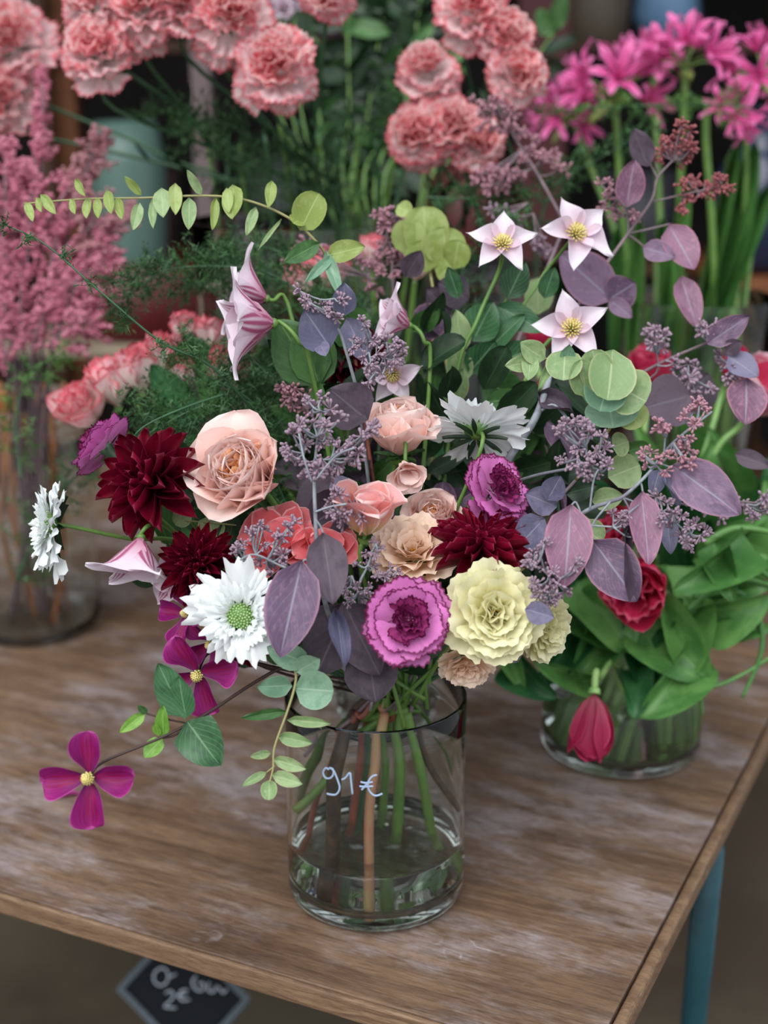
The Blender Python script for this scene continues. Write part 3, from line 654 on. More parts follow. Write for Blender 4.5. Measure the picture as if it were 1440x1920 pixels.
fl('clematis', 'nodding clematis bell with mauve stripes behind the large one', 'flower', 500, 560, 1.17, 190, (-.95, .2, .2), CL(5, .7, CLEMS, bell=True, W=.30), None, STG, [(535, 560, 1.18), (570, 680, 1.18)], SL=.006)
fl('clematis', 'striped pink clematis bell in mid bouquet facing left', 'flower', 768, 610, 1.16, 150, (-.85, .35, .3), CL(5, .7, CLEMS, bell=True, W=.30), None, STG, [(795, 640, 1.16), (805, 720, 1.17)], SL=.006)
fl('clematis', 'drooping striped clematis below the left burgundy dahlia', 'flower', 264, 1008, 1.07, 215, (-.1, -.93, .3), CL(4, .72, CLEMS, bell=True, W=.30, az0=.8), None, STG, [(285, 985, 1.08), (330, 1000, 1.14)], SL=.004)
fl('clematis', 'pale clematis bell peeping between the two left burgundy dahlias', 'flower', 335, 1075, 1.13, 130, (-.3, -.5, .8), CL(5, .4, CLEMS, bell=True, W=.34))
fl('clematis', 'pale clematis hidden under the seed clusters by the central rose', 'flower', 735, 700, 1.17, 120, (0, -.4, .9), CL(5, .35, CLEM, W=.34))
for lb, x, y, D, fc, az in [('magenta clematis with four petals hanging below the white scabious', 372, 1262, 165, (-.15, -.35, .95), .35),
                            ('magenta clematis partly hidden left of the white scabious', 352, 1150, 120, (-.5, .1, .8), .1),
                            ('small magenta clematis between the white scabious and the hanging one', 395, 1205, 110, (-.3, -.4, .7), .6)]:
    fl('clematis', lb, 'flower', x, y, 1.07, D, fc, CL(4, .15, MAG, W=.36, kind='spat', az0=az), None, STK, [(470, 1240, 1.12)], srad=.001)
# the vine reaching out to the lower left
vr = thing('clematis_vine', 'long dark clematis vine with one magenta flower above the tabletop at left', 'flower', NECK)
vpath = [P(640, 1245, 1.12), P(540, 1250, 1.09), P(480, 1278, 1.07), P(400, 1330, 1.045), P(352, 1358, 1.035), P(300, 1384, 1.025), P(195, 1428, 1.015), P(172, 1452, 1.01)]
tubepart(vr, 'stem', [NECK]+vpath, (.0016, .0009), STK, 7, 6)
tubepart(vr, 'stem', [P(352, 1356, 1.035), P(320, 1350, 1.03), P(275, 1338, 1.03)], .0007, STK, 5)
tubepart(vr, 'stem', [P(352, 1362, 1.035), P(325, 1380, 1.03), P(296, 1384, 1.025)], .0008, STK, 5)
clematis(vr, frame(P(168, 1457, 1.005), CD(-.1, -.05, 1)), 176/F*1.005, 4, .1, MAG, W=.36, kind='spat', az0=.12)
for (a, b_, c_, d_, wd, mt, sh) in [(345, 1345, 296, 1243, 62, MIDG, 'ovate'), (347, 1348, 335, 1268, 52, MIDG, 'ovate'), (350, 1352, 412, 1440, 92, MIDG, 'heart'), (304, 1384, 306, 1322, 30, LIME, 'ovate'),
                                    (272, 1338, 224, 1373, 24, LIME, 'ovate'), (304, 1384, 270, 1421, 34, LIME, 'ovate'), (297, 1380, 290, 1355, 16, LIME, 'ovate'), (276, 1338, 258, 1322, 14, GREEN, 'ovate')]:
    leaf(vr, P(a, b_, 1.03), P(c_, d_, 1.025), wd/F*1.03, random.choice(LEAFS[sh]), mt, tilt=.25)
# salmon blooms
def salmon(m, n=5, el=.5):
    def f(r, h, D):
        pet = fam('salmon_petal_surface', 'round', 4, W=1.0, nu=8, nv=8, curl=.9, reflex=1.6, cup=.4, ruf=.05, rk=4)
        ring(r, 'petal', pet, m, h, n, el, D*.62, D*.02, 0, .3, je=.25); ring(r, 'petal', pet, m, h, 3, el+.5, D*.5, D*.02, 0, .8, je=.2); calyx(r, h, D*.08, D*.1, STG)
    return f
fl('sweet_pea', 'salmon pink bloom with ruffled upright petals under the central rose', 'flower', 684, 1005, 1.065, 175, (.05, .85, .5), salmon(SALM, 4, .75))
fl('sweet_pea', 'coral pink bloom behind the seed clusters left of centre', 'flower', 535, 1040, 1.10, 150, (-.1, .6, .7), salmon(SALR, 5, .45))
fl('sweet_pea', 'coral pink bloom between the two mauve leaves in the centre', 'flower', 612, 1045, 1.09, 120, (.1, .5, .8), salmon(SALR, 5, .5))
fl('sweet_pea', 'faded peach bloom hanging just below the central rose', 'flower', 760, 870, 1.10, 95, (.1, -.6, .8), salmon(ROSE_O, 4, .6))

# ================================================================ eucalyptus and other foliage of the bouquet
def branch(name, label, cat, path, d, rad, m, route=None, group=None):
    pts = [P(*q) if len(q) == 3 else P(q[0], q[1], d) for q in path]
    base = ROUTES[route][0][-1] if route else NECK
    root = thing(name, label, cat, base, group)
    sp = smoothpath(pts, 6); tubepart(root, 'stem', sp, rad, m, 7, 0)
    if route:
        rt, rr, m2 = ROUTES[route]; tubepart(root, 'stem', [pts[0], NECK+V((R(-.01, .01), 0, .02)), rt[0]], (rad[0], rr), m2, 7, 6); tubepart(root, 'stem', rt, rr, m2, 9, 6)
    else: tubepart(root, 'stem', [pts[0], (pts[0]+NECK)/2+V((0, .01, .01)), NECK+V((R(-.02, .02), R(-.02, .02), 0))], rad[0], m, 6, 5)
    return root
def leaves(root, lst, d, shape, m, tilt=.3, name='leaf', dd=.0):
    for q in lst:
        a, b_, c_, e_, wd = q[:5]; mm = q[5] if len(q) > 5 and q[5] else m; sh = q[6] if len(q) > 6 else shape; d2 = q[7] if len(q) > 7 else d
        leaf(root, P(a, b_, d2+.004), P(c_, e_, d2-.006+R(-dd, dd)), wd/F*d2*1.12, random.choice(LEAFS[sh]), mm, tilt=tilt, name=name)
SE = 'seeded eucalyptus'
r = branch('eucalyptus_branch', 'seeded eucalyptus spray with large drooping mauve leaves in the centre front', 'branch', [(640, 1230, 1.12), (600, 1090, 1.06), (592, 980, 1.05), (590, 880, 1.05), (602, 770, 1.06)], 1.05, (.0022, .0010), STP, 'woody')
leaves(r, [(566, 1050, 524, 1234, 92, PLUM, 'ovate', 1.0), (606, 998, 624, 1134, 70, PLUMD, 'ovate', 1.01), (585, 985, 668, 925, 78, PLUMD, 'ovate', 1.08), (640, 890, 562, 985, 84, PLUMD, 'ovate', 1.12), (652, 1130, 592, 1268, 104, PLUMD, 'ovate', 1.085),
           (642, 1128, 712, 1268, 88, PLUMD, 'ovate', 1.07), (628, 1140, 652, 1262, 34, PLUMB, 'curved', 1.02), (690, 1222, 704, 1318, 92, PLUMD, 'ovate', 1.08), (664, 900, 620, 940, 50, PLUMB, 'ovate', 1.11)], 1.04, 'ovate', PLUM, .15)
for st in ([(592, 1075), (575, 1050), (566, 1056)], [(592, 975), (600, 985), (606, 1000)], [(592, 1070), (540, 1066), (480, 1040), (450, 1050)], [(590, 960), (620, 950), (650, 945)], [(585, 905), (570, 860), (560, 810)], [(592, 900), (630, 855), (665, 840)]):
    tubepart(r, 'twig', [P(x, y, 1.03) for x, y in st], .0008, STP, 6)
clusters(r, [(600, 770), (594, 820), (590, 860), (570, 850), (620, 860), (590, 900)], [(602, 748), (585, 765), (620, 770), (565, 800), (548, 815), (590, 795), (612, 800), (636, 790), (540, 842), (570, 835), (600, 830), (628, 828), (655, 832), (676, 820), (556, 862), (580, 868), (604, 862), (630, 868), (572, 890), (598, 886), (622, 888), (648, 862), (664, 856), (690, 808)], 1.045, size=17)
clusters(r, [(620, 950), (650, 945), (640, 960)], [(622, 942), (634, 930), (650, 958), (664, 944), (645, 978), (632, 962), (668, 962)], 1.045, size=15)
clusters(r, [(540, 1066), (500, 1050), (480, 1040), (460, 1050)], [(485, 985), (478, 1005), (492, 1022), (440, 1035), (452, 1022), (528, 1005), (540, 992), (515, 1040), (532, 1052), (510, 1060), (490, 1050)], 1.05, size=14)
r = branch('eucalyptus_branch', 'seeded eucalyptus sprig with small mauve leaves above the central rose', 'branch', [(672, 740, 1.13), (640, 630, 1.11), (625, 600, 1.11), (628, 560, 1.11)], 1.11, (.0014, .0008), STP)
leaves(r, [(620, 652, 570, 580, 74, PLUMB), (646, 592, 645, 530, 42, PLUMB), (650, 595, 690, 682, 46, PLUMB, 'ovate', 1.13), (598, 640, 612, 668, 26, PLUMB), (690, 788, 618, 728, 86, PLUMD, 'ovate', 1.08)], 1.105, 'ovate', PLUM, .15)
tubepart(r, 'twig', [P(700, 715, 1.11), P(688, 670, 1.105), P(692, 620, 1.105)], .001, STP)
clusters(r, [(628, 560), (630, 590), (690, 640), (692, 660), (720, 670), (660, 640)], [(562, 548), (575, 565), (590, 575), (606, 572), (622, 585), (640, 565), (634, 598), (690, 612), (662, 650), (676, 645), (700, 640), (722, 640), (740, 648), (708, 662), (728, 664), (744, 672), (694, 682), (712, 690), (732, 690), (700, 705), (682, 668), (752, 652)], 1.10, size=15)
r = branch('eucalyptus_branch', 'seeded eucalyptus branch reaching right with pinkish mauve leaves', 'branch', [(985, 1060, 1.13), (1085, 968, 1.06), (1140, 942, 1.05), (1170, 930, 1.045), (1215, 888, 1.045), (1262, 830, 1.05), (1335, 772, 1.06)], 1.045, (.0019, .0009), STP, 'salmon')
leaves(r, [(1072, 945, 1058, 1102, 82, PLUMP), (1205, 920, 1216, 1060, 58, PLUMP), (1112, 1012, 1195, 1128, 88, PLUM), (1180, 985, 1168, 1135, 20, PLUMD, 'curved'), (1262, 870, 1388, 966, 84, PLUM), (1022, 972, 965, 1030, 62, PLUMB, 'ovate', 1.08),
           (1026, 938, 1052, 892, 42, PLUMB, 'ovate', 1.08), (1045, 950, 985, 925, 50, PLUMB, 'ovate', 1.09), (1238, 880, 1222, 930, 32, PLUMB, 'ovate', 1.09), (1250, 880, 1272, 960, 28, PLUMB, 'curved', 1.09), (984, 1142, 1040, 1158, 40, PLUMB, 'ovate', 1.02), (1250, 960, 1258, 1040, 34, PLUMB, 'ovate', 1.1)], 1.035, 'ovate', PLUM, .15)
for st in ([(1166, 930), (1180, 955), (1183, 985)], [(1200, 903), (1203, 910), (1205, 922)], [(1166, 932), (1200, 945), (1240, 960), (1290, 1000)], [(1090, 965), (1080, 942), (1072, 947)], [(1240, 870), (1255, 875), (1264, 872)], [(1100, 985), (1150, 988), (1190, 990)], [(1106, 955), (1113, 900), (1122, 880)], [(1245, 850), (1247, 820)], [(1145, 940), (1110, 985), (1112, 1014)]):
    tubepart(r, 'twig', [P(x, y, 1.045) for x, y in st], .0008, STP, 6)
clusters(r, [(1247, 820), (1262, 830), (1300, 800), (1215, 888), (1230, 870), (1280, 815)], [(1240, 796), (1250, 810), (1282, 786), (1300, 772), (1312, 758), (1322, 772), (1305, 790), (1208, 858), (1222, 850), (1232, 862), (1262, 840), (1280, 830), (1292, 845), (1270, 860), (1300, 860), (1250, 885), (1215, 872), (1290, 868)], 1.04, BUDP, 15)
clusters(r, [(1150, 988), (1200, 945), (1240, 960), (1265, 980), (1290, 1000)], [(1152, 965), (1165, 972), (1178, 962), (1170, 982), (1238, 938), (1252, 945), (1262, 960), (1275, 968), (1240, 975), (1256, 985), (1290, 990), (1300, 1012), (1312, 1006), (1280, 1004), (1188, 1005)], 1.04, size=14)
clusters(r, [(1113, 900), (1122, 880), (1120, 850), (1100, 840), (1085, 860)], [(1045, 808), (1062, 800), (1080, 790), (1095, 798), (1110, 815), (1128, 820), (1050, 860), (1062, 868), (1085, 845), (1100, 852), (1118, 850), (1136, 842), (1110, 872), (1130, 866), (1142, 875), (1095, 882), (1078, 872), (1122, 888)], 1.05, size=15)
r = branch('eucalyptus_branch', 'seed cluster sprig of eucalyptus resting on the yellow lisianthus', 'branch', [(970, 1240, 1.12), (1030, 1110, 1.05), (1018, 1060, 1.035), (1012, 1035, 1.035)], 1.035, (.0012, .0008), STP)
clusters(r, [(1018, 1060), (1025, 1090), (1030, 1110), (1050, 1085), (1000, 1062)], [(1005, 1038), (1018, 1032), (985, 1058), (1000, 1055), (1022, 1062), (1036, 1070), (1010, 1095), (1000, 1108), (1018, 1112), (1034, 1105), (1048, 1098), (1062, 1082), (1076, 1062), (1060, 1110), (1030, 1130), (1040, 1120)], 1.03, size=14)
r = branch('eucalyptus_branch', 'fine eucalyptus seed sprig between the peach lisianthus and the dark leaves', 'branch', [(690, 1200, 1.12), (672, 1110, 1.06), (690, 1060, 1.055), (705, 1020, 1.055)], 1.055, (.0012, .0008), STP)
clusters(r, [(672, 1110), (690, 1060), (705, 1020), (730, 1070), (660, 1080)], [(702, 1015), (712, 1030), (690, 1035), (672, 1060), (655, 1090), (668, 1100), (690, 1100), (660, 1120), (680, 1122), (722, 1080), (745, 1070), (730, 1062), (705, 1130), (650, 1105), (700, 1060)], 1.05, size=12)
r = branch('eucalyptus_branch', 'mauve eucalyptus branch running right behind the round green leaves', 'branch', [(960, 915, 1.2), (1060, 870, 1.2), (1160, 735, 1.22), (1230, 685, 1.22), (1330, 640, 1.22), (1400, 600, 1.22)], 1.22, (.002, .001), STM)
leaves(r, [(1325, 645, 1405, 592, 44), (1365, 665, 1422, 706, 48, PLUMB), (1402, 708, 1398, 796, 72, PLUMP), (1298, 740, 1205, 765, 92, PLUMD), (1330, 700, 1270, 770, 80, PLUMD, 'ovate', 1.26), (1378, 850, 1445, 876, 32, PLUMD), (1360, 660, 1390, 640, 30, PLUMD)], 1.2, 'ovate', PLUM, .2)
for st in ([(1160, 735), (1230, 700), (1228, 650)], [(1215, 760), (1260, 740), (1290, 700)]): tubepart(r, 'twig', [P(x, y, 1.22) for x, y in st], .0009, STM, 6)
clusters(r, [(1228, 660), (1232, 685), (1330, 640), (1290, 700), (1380, 680)], [(1215, 628), (1230, 620), (1245, 632), (1225, 645), (1240, 650), (1325, 620), (1340, 612), (1312, 625), (1275, 690), (1290, 680), (1300, 700), (1285, 718), (1270, 710), (1300, 735), (1360, 680), (1375, 690), (1352, 668), (1385, 700), (1370, 705), (1330, 730)], 1.215, size=16)
r = branch('eucalyptus_branch', 'eucalyptus tip with small dark seed clusters at the right edge', 'branch', [(1240, 935, 1.2), (1310, 950, 1.18), (1370, 940, 1.18), (1436, 945, 1.18)], 1.18, (.001, .0007), STM)
clusters(r, [(1310, 950), (1340, 945), (1370, 940), (1400, 945)], [(1300, 930), (1318, 936), (1335, 930), (1350, 940), (1325, 955), (1345, 958), (1372, 950), (1390, 945), (1408, 960), (1425, 948), (1436, 938)], 1.18, size=15)
r = branch('eucalyptus_branch', 'tall mauve eucalyptus branch with pink tinted leaves at upper right', 'branch', [(1020, 700, 1.24), (1085, 570, 1.27), (1180, 435, 1.29), (1222, 375, 1.29), (1232, 335, 1.29), (1262, 300, 1.29)], 1.29, (.0018, .0009), STM, 'red')
leaves(r, [(1175, 388, 1190, 298, 50, PLUMP), (1256, 420, 1302, 506, 60, PLUMP), (1205, 462, 1266, 482, 40, PLUM), (1278, 516, 1306, 614, 46, PLUMP), (1150, 562, 1048, 474, 84, PLUM), (1142, 560, 1186, 596, 30, PLUM), (1140, 562, 1192, 530, 62, PLUM), (1216, 312, 1188, 240, 44, PLUMD)], 1.27, 'ovate', PLUM, .2)
for st in ([(1178, 438), (1175, 400), (1150, 355)], [(1225, 378), (1280, 365), (1350, 350)], [(1178, 438), (1215, 430), (1256, 420)], [(1085, 570), (1120, 565), (1150, 562)], [(1178, 440), (1195, 452), (1206, 462)], [(1234, 338), (1215, 300), (1205, 290)]): tubepart(r, 'twig', [P(x, y, 1.29) for x, y in st], .0009, STM, 6)
clusters(r, [(1262, 300), (1240, 325), (1234, 338)], [(1280, 236), (1292, 245), (1272, 258), (1288, 268), (1246, 262), (1256, 275), (1270, 285), (1296, 280), (1240, 290), (1232, 300), (1284, 300), (1262, 268)], 1.29, BUDR, 14, STM)
clusters(r, [(1280, 365), (1310, 360), (1350, 350)], [(1275, 345), (1292, 340), (1308, 348), (1322, 360), (1338, 345), (1352, 340), (1366, 350), (1300, 372), (1330, 366), (1285, 385)], 1.29, BUDR, 13, STM)
clusters(r, [(1175, 400), (1160, 370), (1150, 355)], [(1128, 345), (1140, 355), (1155, 372), (1136, 378), (1150, 395), (1165, 402), (1145, 340), (1190, 410)], 1.29, BUDP, 12, STM)
r = branch('eucalyptus_branch', 'dusky eucalyptus seed spray below the right hand carnations', 'branch', [(1060, 420, 1.36), (1010, 330, 1.4), (960, 250, 1.42), (930, 205, 1.42)], 1.42, (.0016, .0009), STM)
clusters(r, [(1010, 330), (980, 280), (960, 250), (930, 205), (1000, 315)], [(890, 190), (908, 200), (925, 192), (942, 205), (960, 215), (915, 222), (935, 235), (958, 240), (980, 250), (900, 240), (1000, 270), (985, 290), (1015, 290), (1035, 290), (895, 330), (912, 340), (930, 325), (945, 338), (960, 322), (920, 355), (940, 350), (975, 325), (1060, 320)], 1.41, BUDP, 16, STM)
clusters(r, [(1010, 330), (990, 380), (1000, 400)], [(930, 398), (945, 405), (960, 400), (975, 408), (1010, 455), (1025, 470)], 1.36, BUD, 15, STM)
r = branch('eucalyptus_branch', 'pinkish eucalyptus seed spray beside the topmost round green leaves', 'branch', [(740, 600, 1.3), (735, 500, 1.32), (725, 430, 1.33), (735, 400, 1.33)], 1.32, (.0016, .0009), STM)
clusters(r, [(735, 500), (728, 450), (735, 400), (740, 540), (690, 520)], [(715, 402), (732, 398), (748, 410), (720, 425), (740, 432), (728, 455), (745, 465), (712, 470), (735, 485), (752, 490), (700, 500), (718, 512), (690, 530), (705, 540), (680, 490), (670, 470), (740, 520), (560, 470), (575, 455), (590, 470), (548, 490), (610, 470)], 1.31, BUDP, 15, STM)
leaves(r, [(772, 612, 848, 590, 62, PLUM), (845, 590, 800, 540, 50, PLUMD), (880, 560, 820, 530, 60, PLUMD), (760, 520, 790, 470, 40, PLUMD)], 1.24, 'ovate', PLUM, .2)
r = branch('eucalyptus_branch', 'dark seed sprig over the feathery green left of the dark leaf', 'branch', [(600, 800, 1.16), (570, 760, 1.16), (545, 720, 1.16)], 1.16, (.001, .0007), STM)
clusters(r, [(570, 760), (555, 735), (545, 720)], [(540, 720), (556, 728), (545, 745), (560, 752), (575, 740), (550, 762), (572, 765)], 1.16, BUDP, 14, STM)
# pale woody twig on the right
r = branch('eucalyptus_branch', 'bare pale grey twig rising right of the backward facing scabious', 'branch', [(900, 960, 1.15), (960, 850, 1.13), (1000, 790, 1.13), (1022, 735, 1.14), (1032, 690, 1.15)], 1.13, (.0036, .0026), STP)
leaves(r, [(1008, 735, 1085, 775, 40, PLUMD, 'curved')], 1.13, 'ovate', PLUMD)
tubepart(r, 'twig', [P(1015, 770, 1.13), P(1040, 760, 1.13), P(1075, 800, 1.12)], .0012, STP); tubepart(r, 'twig', [P(960, 905, 1.15), P(1010, 890, 1.12), P(1060, 880, 1.11)], .0012, STP)

r = branch('eucalyptus_branch', 'sprig of overlapping round grey green leaves at right of the bouquet', 'branch', [(1080, 900, 1.14), (1150, 790, 1.1), (1155, 730, 1.08), (1125, 682, 1.07), (1070, 673, 1.07), (1000, 673, 1.07)], 1.07, (.0014, .0007), STY, 'pale')
leaves(r, [(1004, 678, 947, 686, 30, None, 'ovate'), (1022, 674, 975, 642, 40, EUCG, 'ovate'), (996, 664, 990, 714, 30, None, 'ovate'), (1060, 655, 1056, 712, 62), (1062, 680, 1068, 645, 26, EUCB, 'lance'), (1040, 670, 1008, 733, 16, None, 'lance'),
           (1100, 745, 1088, 675, 52), (1122, 735, 1112, 655, 60, None, 'round', 1.062), (1150, 655, 1140, 750, 84, EUCG, 'round', 1.055), (1148, 690, 1125, 770, 76, EUCB, 'round', 1.065), (1150, 720, 1212, 752, 84, None, 'round', 1.07), (1140, 745, 1150, 802, 92, EUCB, 'round', 1.085), (1168, 762, 1202, 800, 56, EUCY, 'round', 1.09),
           (1148, 838, 1178, 828, 42, EUCG, 'round', 1.11), (1140, 895, 1200, 872, 60, EUCG, 'round', 1.14), (1110, 940, 1170, 930, 40, EUCG, 'ovate', 1.14), (1060, 925, 1120, 910, 40, DARKG, 'ovate', 1.14), (1085, 985, 1130, 1015, 50, EUCG, 'round', 1.12)], 1.06, 'round', EUCG, .2)
r = branch('eucalyptus_branch', 'cluster of round pale green leaves at the top middle', 'branch', [(840, 700, 1.25), (815, 560, 1.28), (800, 470, 1.3), (790, 400, 1.3)], 1.3, (.0014, .0009), STY)
leaves(r, [(800, 490, 795, 385, 78), (765, 480, 770, 410, 60), (830, 500, 835, 425, 72), (850, 505, 860, 450, 50), (800, 510, 790, 450, 66), (820, 520, 845, 500, 60), (1008, 590, 1010, 520, 50, EUCG), (745, 385, 770, 400, 30)], 1.28, 'round', EUCY, .25)
r = branch('eucalyptus_branch', 'long arching sprig of small yellow green leaves reaching far left', 'branch', [(650, 560, 1.2), (612, 480, 1.17), (585, 445, 1.16), (555, 417, 1.16), (500, 388, 1.16), (440, 371, 1.16), (370, 367, 1.16), (270, 371, 1.16), (160, 373, 1.16), (45, 382, 1.16)], 1.16, (.0013, .0007), STY, 'dark_red')
leaves(r, [(49, 378, 62, 415, 15), (68, 370, 79, 398, 13), (76, 364, 106, 402, 18), (140, 335, 160, 368, 14), (132, 372, 142, 402, 14), (164, 370, 162, 410, 17), (182, 370, 184, 410, 15), (200, 356, 210, 402, 19), (219, 370, 229, 412, 17), (262, 380, 249, 432, 21, EUCG), (265, 366, 232, 330, 15), (286, 372, 288, 430, 15, EUCG),
           (302, 352, 306, 408, 30, EUCG), (328, 343, 329, 403, 24), (355, 370, 354, 432, 25, EUCG), (378, 366, 350, 318, 16, EUCG), (405, 370, 398, 432, 16), (437, 346, 436, 412, 38), (425, 352, 430, 400, 20), (480, 388, 462, 442, 18, EUCG), (510, 338, 504, 390, 20), (528, 410, 484, 470, 8, EUCG), (562, 432, 598, 362, 58, EUCY, 'round'), (562, 412, 550, 418, 30, EUCY, 'round'),
           (600, 455, 532, 492, 32, GREEN), (612, 478, 685, 462, 38, EUCY), (625, 478, 572, 530, 18, EUCB), (610, 470, 640, 560, 22, EUCB)], 1.155, 'ovate', EUCY, .35)
r = branch('eucalyptus_branch', 'hanging blue green eucalyptus sprig in front of the vase', 'branch', [(600, 1240, 1.09), (553, 1232, 1.05), (555, 1275, 1.035), (540, 1330, 1.03), (515, 1400, 1.03), (512, 1440, 1.03), (505, 1468, 1.03)], 1.03, (.0012, .0006), STY)
leaves(r, [(553, 1290, 625, 1296, 66, EUCB, 'round'), (548, 1286, 482, 1288, 40, EUCB), (578, 1246, 500, 1212, 46, EUCB), (538, 1350, 622, 1357, 19), (520, 1381, 586, 1394, 24), (508, 1412, 468, 1419, 15), (512, 1424, 575, 1442, 24), (510, 1453, 568, 1470, 26), (500, 1447, 452, 1475, 15), (505, 1462, 504, 1500, 28, EUCG, 'round'), (538, 1334, 452, 1346, 18, GREEN), (555, 1260, 600, 1235, 40, EUCB)], 1.03, 'ovate', EUCG, .25)
tubepart(r, 'twig', [P(515, 1436, 1.03), P(500, 1448, 1.03)], .0005, STY, 5)
r = branch('eucalyptus_branch', 'grey green sprig of small leaves below the left apricot rose', 'branch', [(560, 1040, 1.14), (510, 1000, 1.12), (440, 985, 1.11), (330, 975, 1.11)], 1.11, (.0009, .0006), STY, 'brown')
leaves(r, [(390, 968, 400, 1010, 46, EUCG), (440, 965, 425, 1030, 40, DARKG), (350, 950, 330, 985, 36, EUCG), (470, 985, 455, 1035, 44, EUCG), (480, 960, 500, 1010, 34, DARKG), (500, 1060, 470, 1030, 30, EUCG)], 1.11, 'round', EUCG, .4)
r = branch('clematis_leaf_stem', 'dark glossy clematis leaves behind the large nodding bell', 'foliage', [(610, 800, 1.16), (595, 730, 1.15), (575, 660, 1.14)], 1.14, (.0014, .0010), STG)
leaves(r, [(600, 722, 520, 598, 96, GREEN), (596, 726, 576, 590, 80, GREEN), (592, 778, 600, 715, 30, GREEN), (598, 775, 650, 718, 34, GREEN)], 1.15, 'ovate', MIDG, .2)
r = branch('clematis_leaf_stem', 'dark glossy clematis leaves under the upper pale clematis stars', 'foliage', [(850, 800, 1.22), (880, 700, 1.22), (930, 600, 1.22), (960, 540, 1.22)], 1.22, (.0014, .0010), STG, 'green_c')
leaves(r, [(932, 572, 1022, 622, 44), (885, 640, 925, 565, 66), (950, 560, 985, 490, 50), (868, 660, 855, 580, 40, EUCG), (930, 680, 1010, 650, 50), (905, 660, 985, 590, 40), (830, 780, 806, 728, 60, GREEN), (905, 712, 990, 760, 72, GREEN), (870, 720, 850, 650, 50, EUCG), (880, 700, 930, 640, 56), (840, 760, 870, 690, 44, EUCG), (900, 780, 960, 800, 50, GREEN), (860, 560, 840, 500, 30), (1020, 560, 1040, 500, 34)], 1.21, 'ovate', MIDG, .4)
# hidden body of greenery filling the bouquet
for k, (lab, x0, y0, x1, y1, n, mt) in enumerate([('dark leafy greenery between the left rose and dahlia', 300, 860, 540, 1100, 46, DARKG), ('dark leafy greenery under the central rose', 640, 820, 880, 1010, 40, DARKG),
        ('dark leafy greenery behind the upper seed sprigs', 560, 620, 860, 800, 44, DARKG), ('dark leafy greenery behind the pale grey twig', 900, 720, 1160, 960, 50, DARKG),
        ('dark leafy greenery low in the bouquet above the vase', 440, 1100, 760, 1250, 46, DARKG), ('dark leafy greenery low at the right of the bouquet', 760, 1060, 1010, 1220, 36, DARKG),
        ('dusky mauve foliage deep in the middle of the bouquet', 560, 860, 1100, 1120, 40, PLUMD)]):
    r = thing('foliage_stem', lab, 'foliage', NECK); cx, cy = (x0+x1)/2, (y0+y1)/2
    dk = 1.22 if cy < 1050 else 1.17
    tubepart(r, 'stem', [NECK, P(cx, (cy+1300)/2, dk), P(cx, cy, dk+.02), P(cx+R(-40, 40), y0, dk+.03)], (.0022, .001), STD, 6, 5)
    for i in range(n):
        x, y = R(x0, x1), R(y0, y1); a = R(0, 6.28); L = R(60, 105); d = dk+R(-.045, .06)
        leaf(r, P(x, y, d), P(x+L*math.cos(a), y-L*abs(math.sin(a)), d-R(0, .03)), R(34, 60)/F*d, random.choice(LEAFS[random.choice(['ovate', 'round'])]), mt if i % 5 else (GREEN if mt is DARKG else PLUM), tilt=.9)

# ================================================================ feathery asparagus greenery
def needles(b, p, d, L, k, w=.0006):
    for i in range(k):
        t = (i+.5)/k; q = p+d*t*L; s = V((R(-1, 1), R(-1, 1), R(-1, 1))).normalized(); s = (s-d*s.dot(d)*.5).normalized(); l = R(.5, 1)*.008
        x = d.cross(s).normalized()*w*1.5; b.add([q-x, q+x, q+s*l], [(0, 1, 2)])
def frond(root, pts, spread, m, dens=1.0, nl=.012, sub=6):
    path = smoothpath(pts, 8); tubepart(root, 'stem', path, (.0013, .0005), STD, 5, 0)
    b = B(); tot = sum((path[i+1]-path[i]).length for i in range(len(path)-1)); n = int(tot/.0046*dens)
    for k in range(n):
        t = (k+.5)/n*(len(path)-1); i = min(int(t), len(path)-2); q = path[i].lerp(path[i+1], t-i); tan = (path[i+1]-path[i]).normalized()
        sd = V((R(-1, 1), R(-1, 1)*.7, R(-1, 1))).normalized(); sd = (sd-tan*sd.dot(tan)*.7+tan*.45).normalized(); L = spread*R(.4, 1)*(1-.5*(k/n))
        b.tube([q, q+sd*L*.5, q+sd*L+V((0, 0, -L*.15))], .0003, 3, False)
        for j in range(sub):
            tt = (j+1)/sub; qq = q+sd*L*tt; s2 = (V((R(-1, 1), R(-1, 1), R(-1, 1))).normalized()+sd*.5).normalized(); l2 = nl*R(.6, 1.3)
            x = sd.cross(s2); x = x.normalized()*.00035 if x.length > 1e-4 else V((.0003, 0, 0))
            b.add([qq-x, qq+x, qq+s2*l2], [(0, 1, 2)]); needles(b, qq, s2, l2, 7, .00045)
    o = link('needles', b.mesh('needles', False), m, root); o['kind'] = 'stuff'
def fern(label, path, spread, m=None, dens=1.0, base=None, **k):
    pts = [P(*q) for q in path]; r = thing('asparagus_fern', label, 'foliage', base or NECK); 
    if base is not None: pass
    frond(r, pts, spread, m or FERN, dens, **k); return r
fern('feathery green frond filling the gap above the left apricot rose', [(560, 1000, 1.22), (480, 830, 1.2), (400, 760, 1.2), (300, 800, 1.2)], .05, dens=1.5)
fern('feathery green frond left of the nodding clematis bells', [(600, 900, 1.24), (480, 760, 1.22), (380, 700, 1.22), (330, 660, 1.22)], .05, dens=1.4)
fern('feathery green frond arching under the yellow green sprig', [(640, 640, 1.28), (520, 520, 1.27), (360, 500, 1.26), (220, 530, 1.25)], .042, dens=1.3)
fern('feathery green tuft above the nodding clematis bells', [(620, 560, 1.3), (540, 480, 1.3), (440, 455, 1.3), (390, 480, 1.3)], .035, dens=1.3)
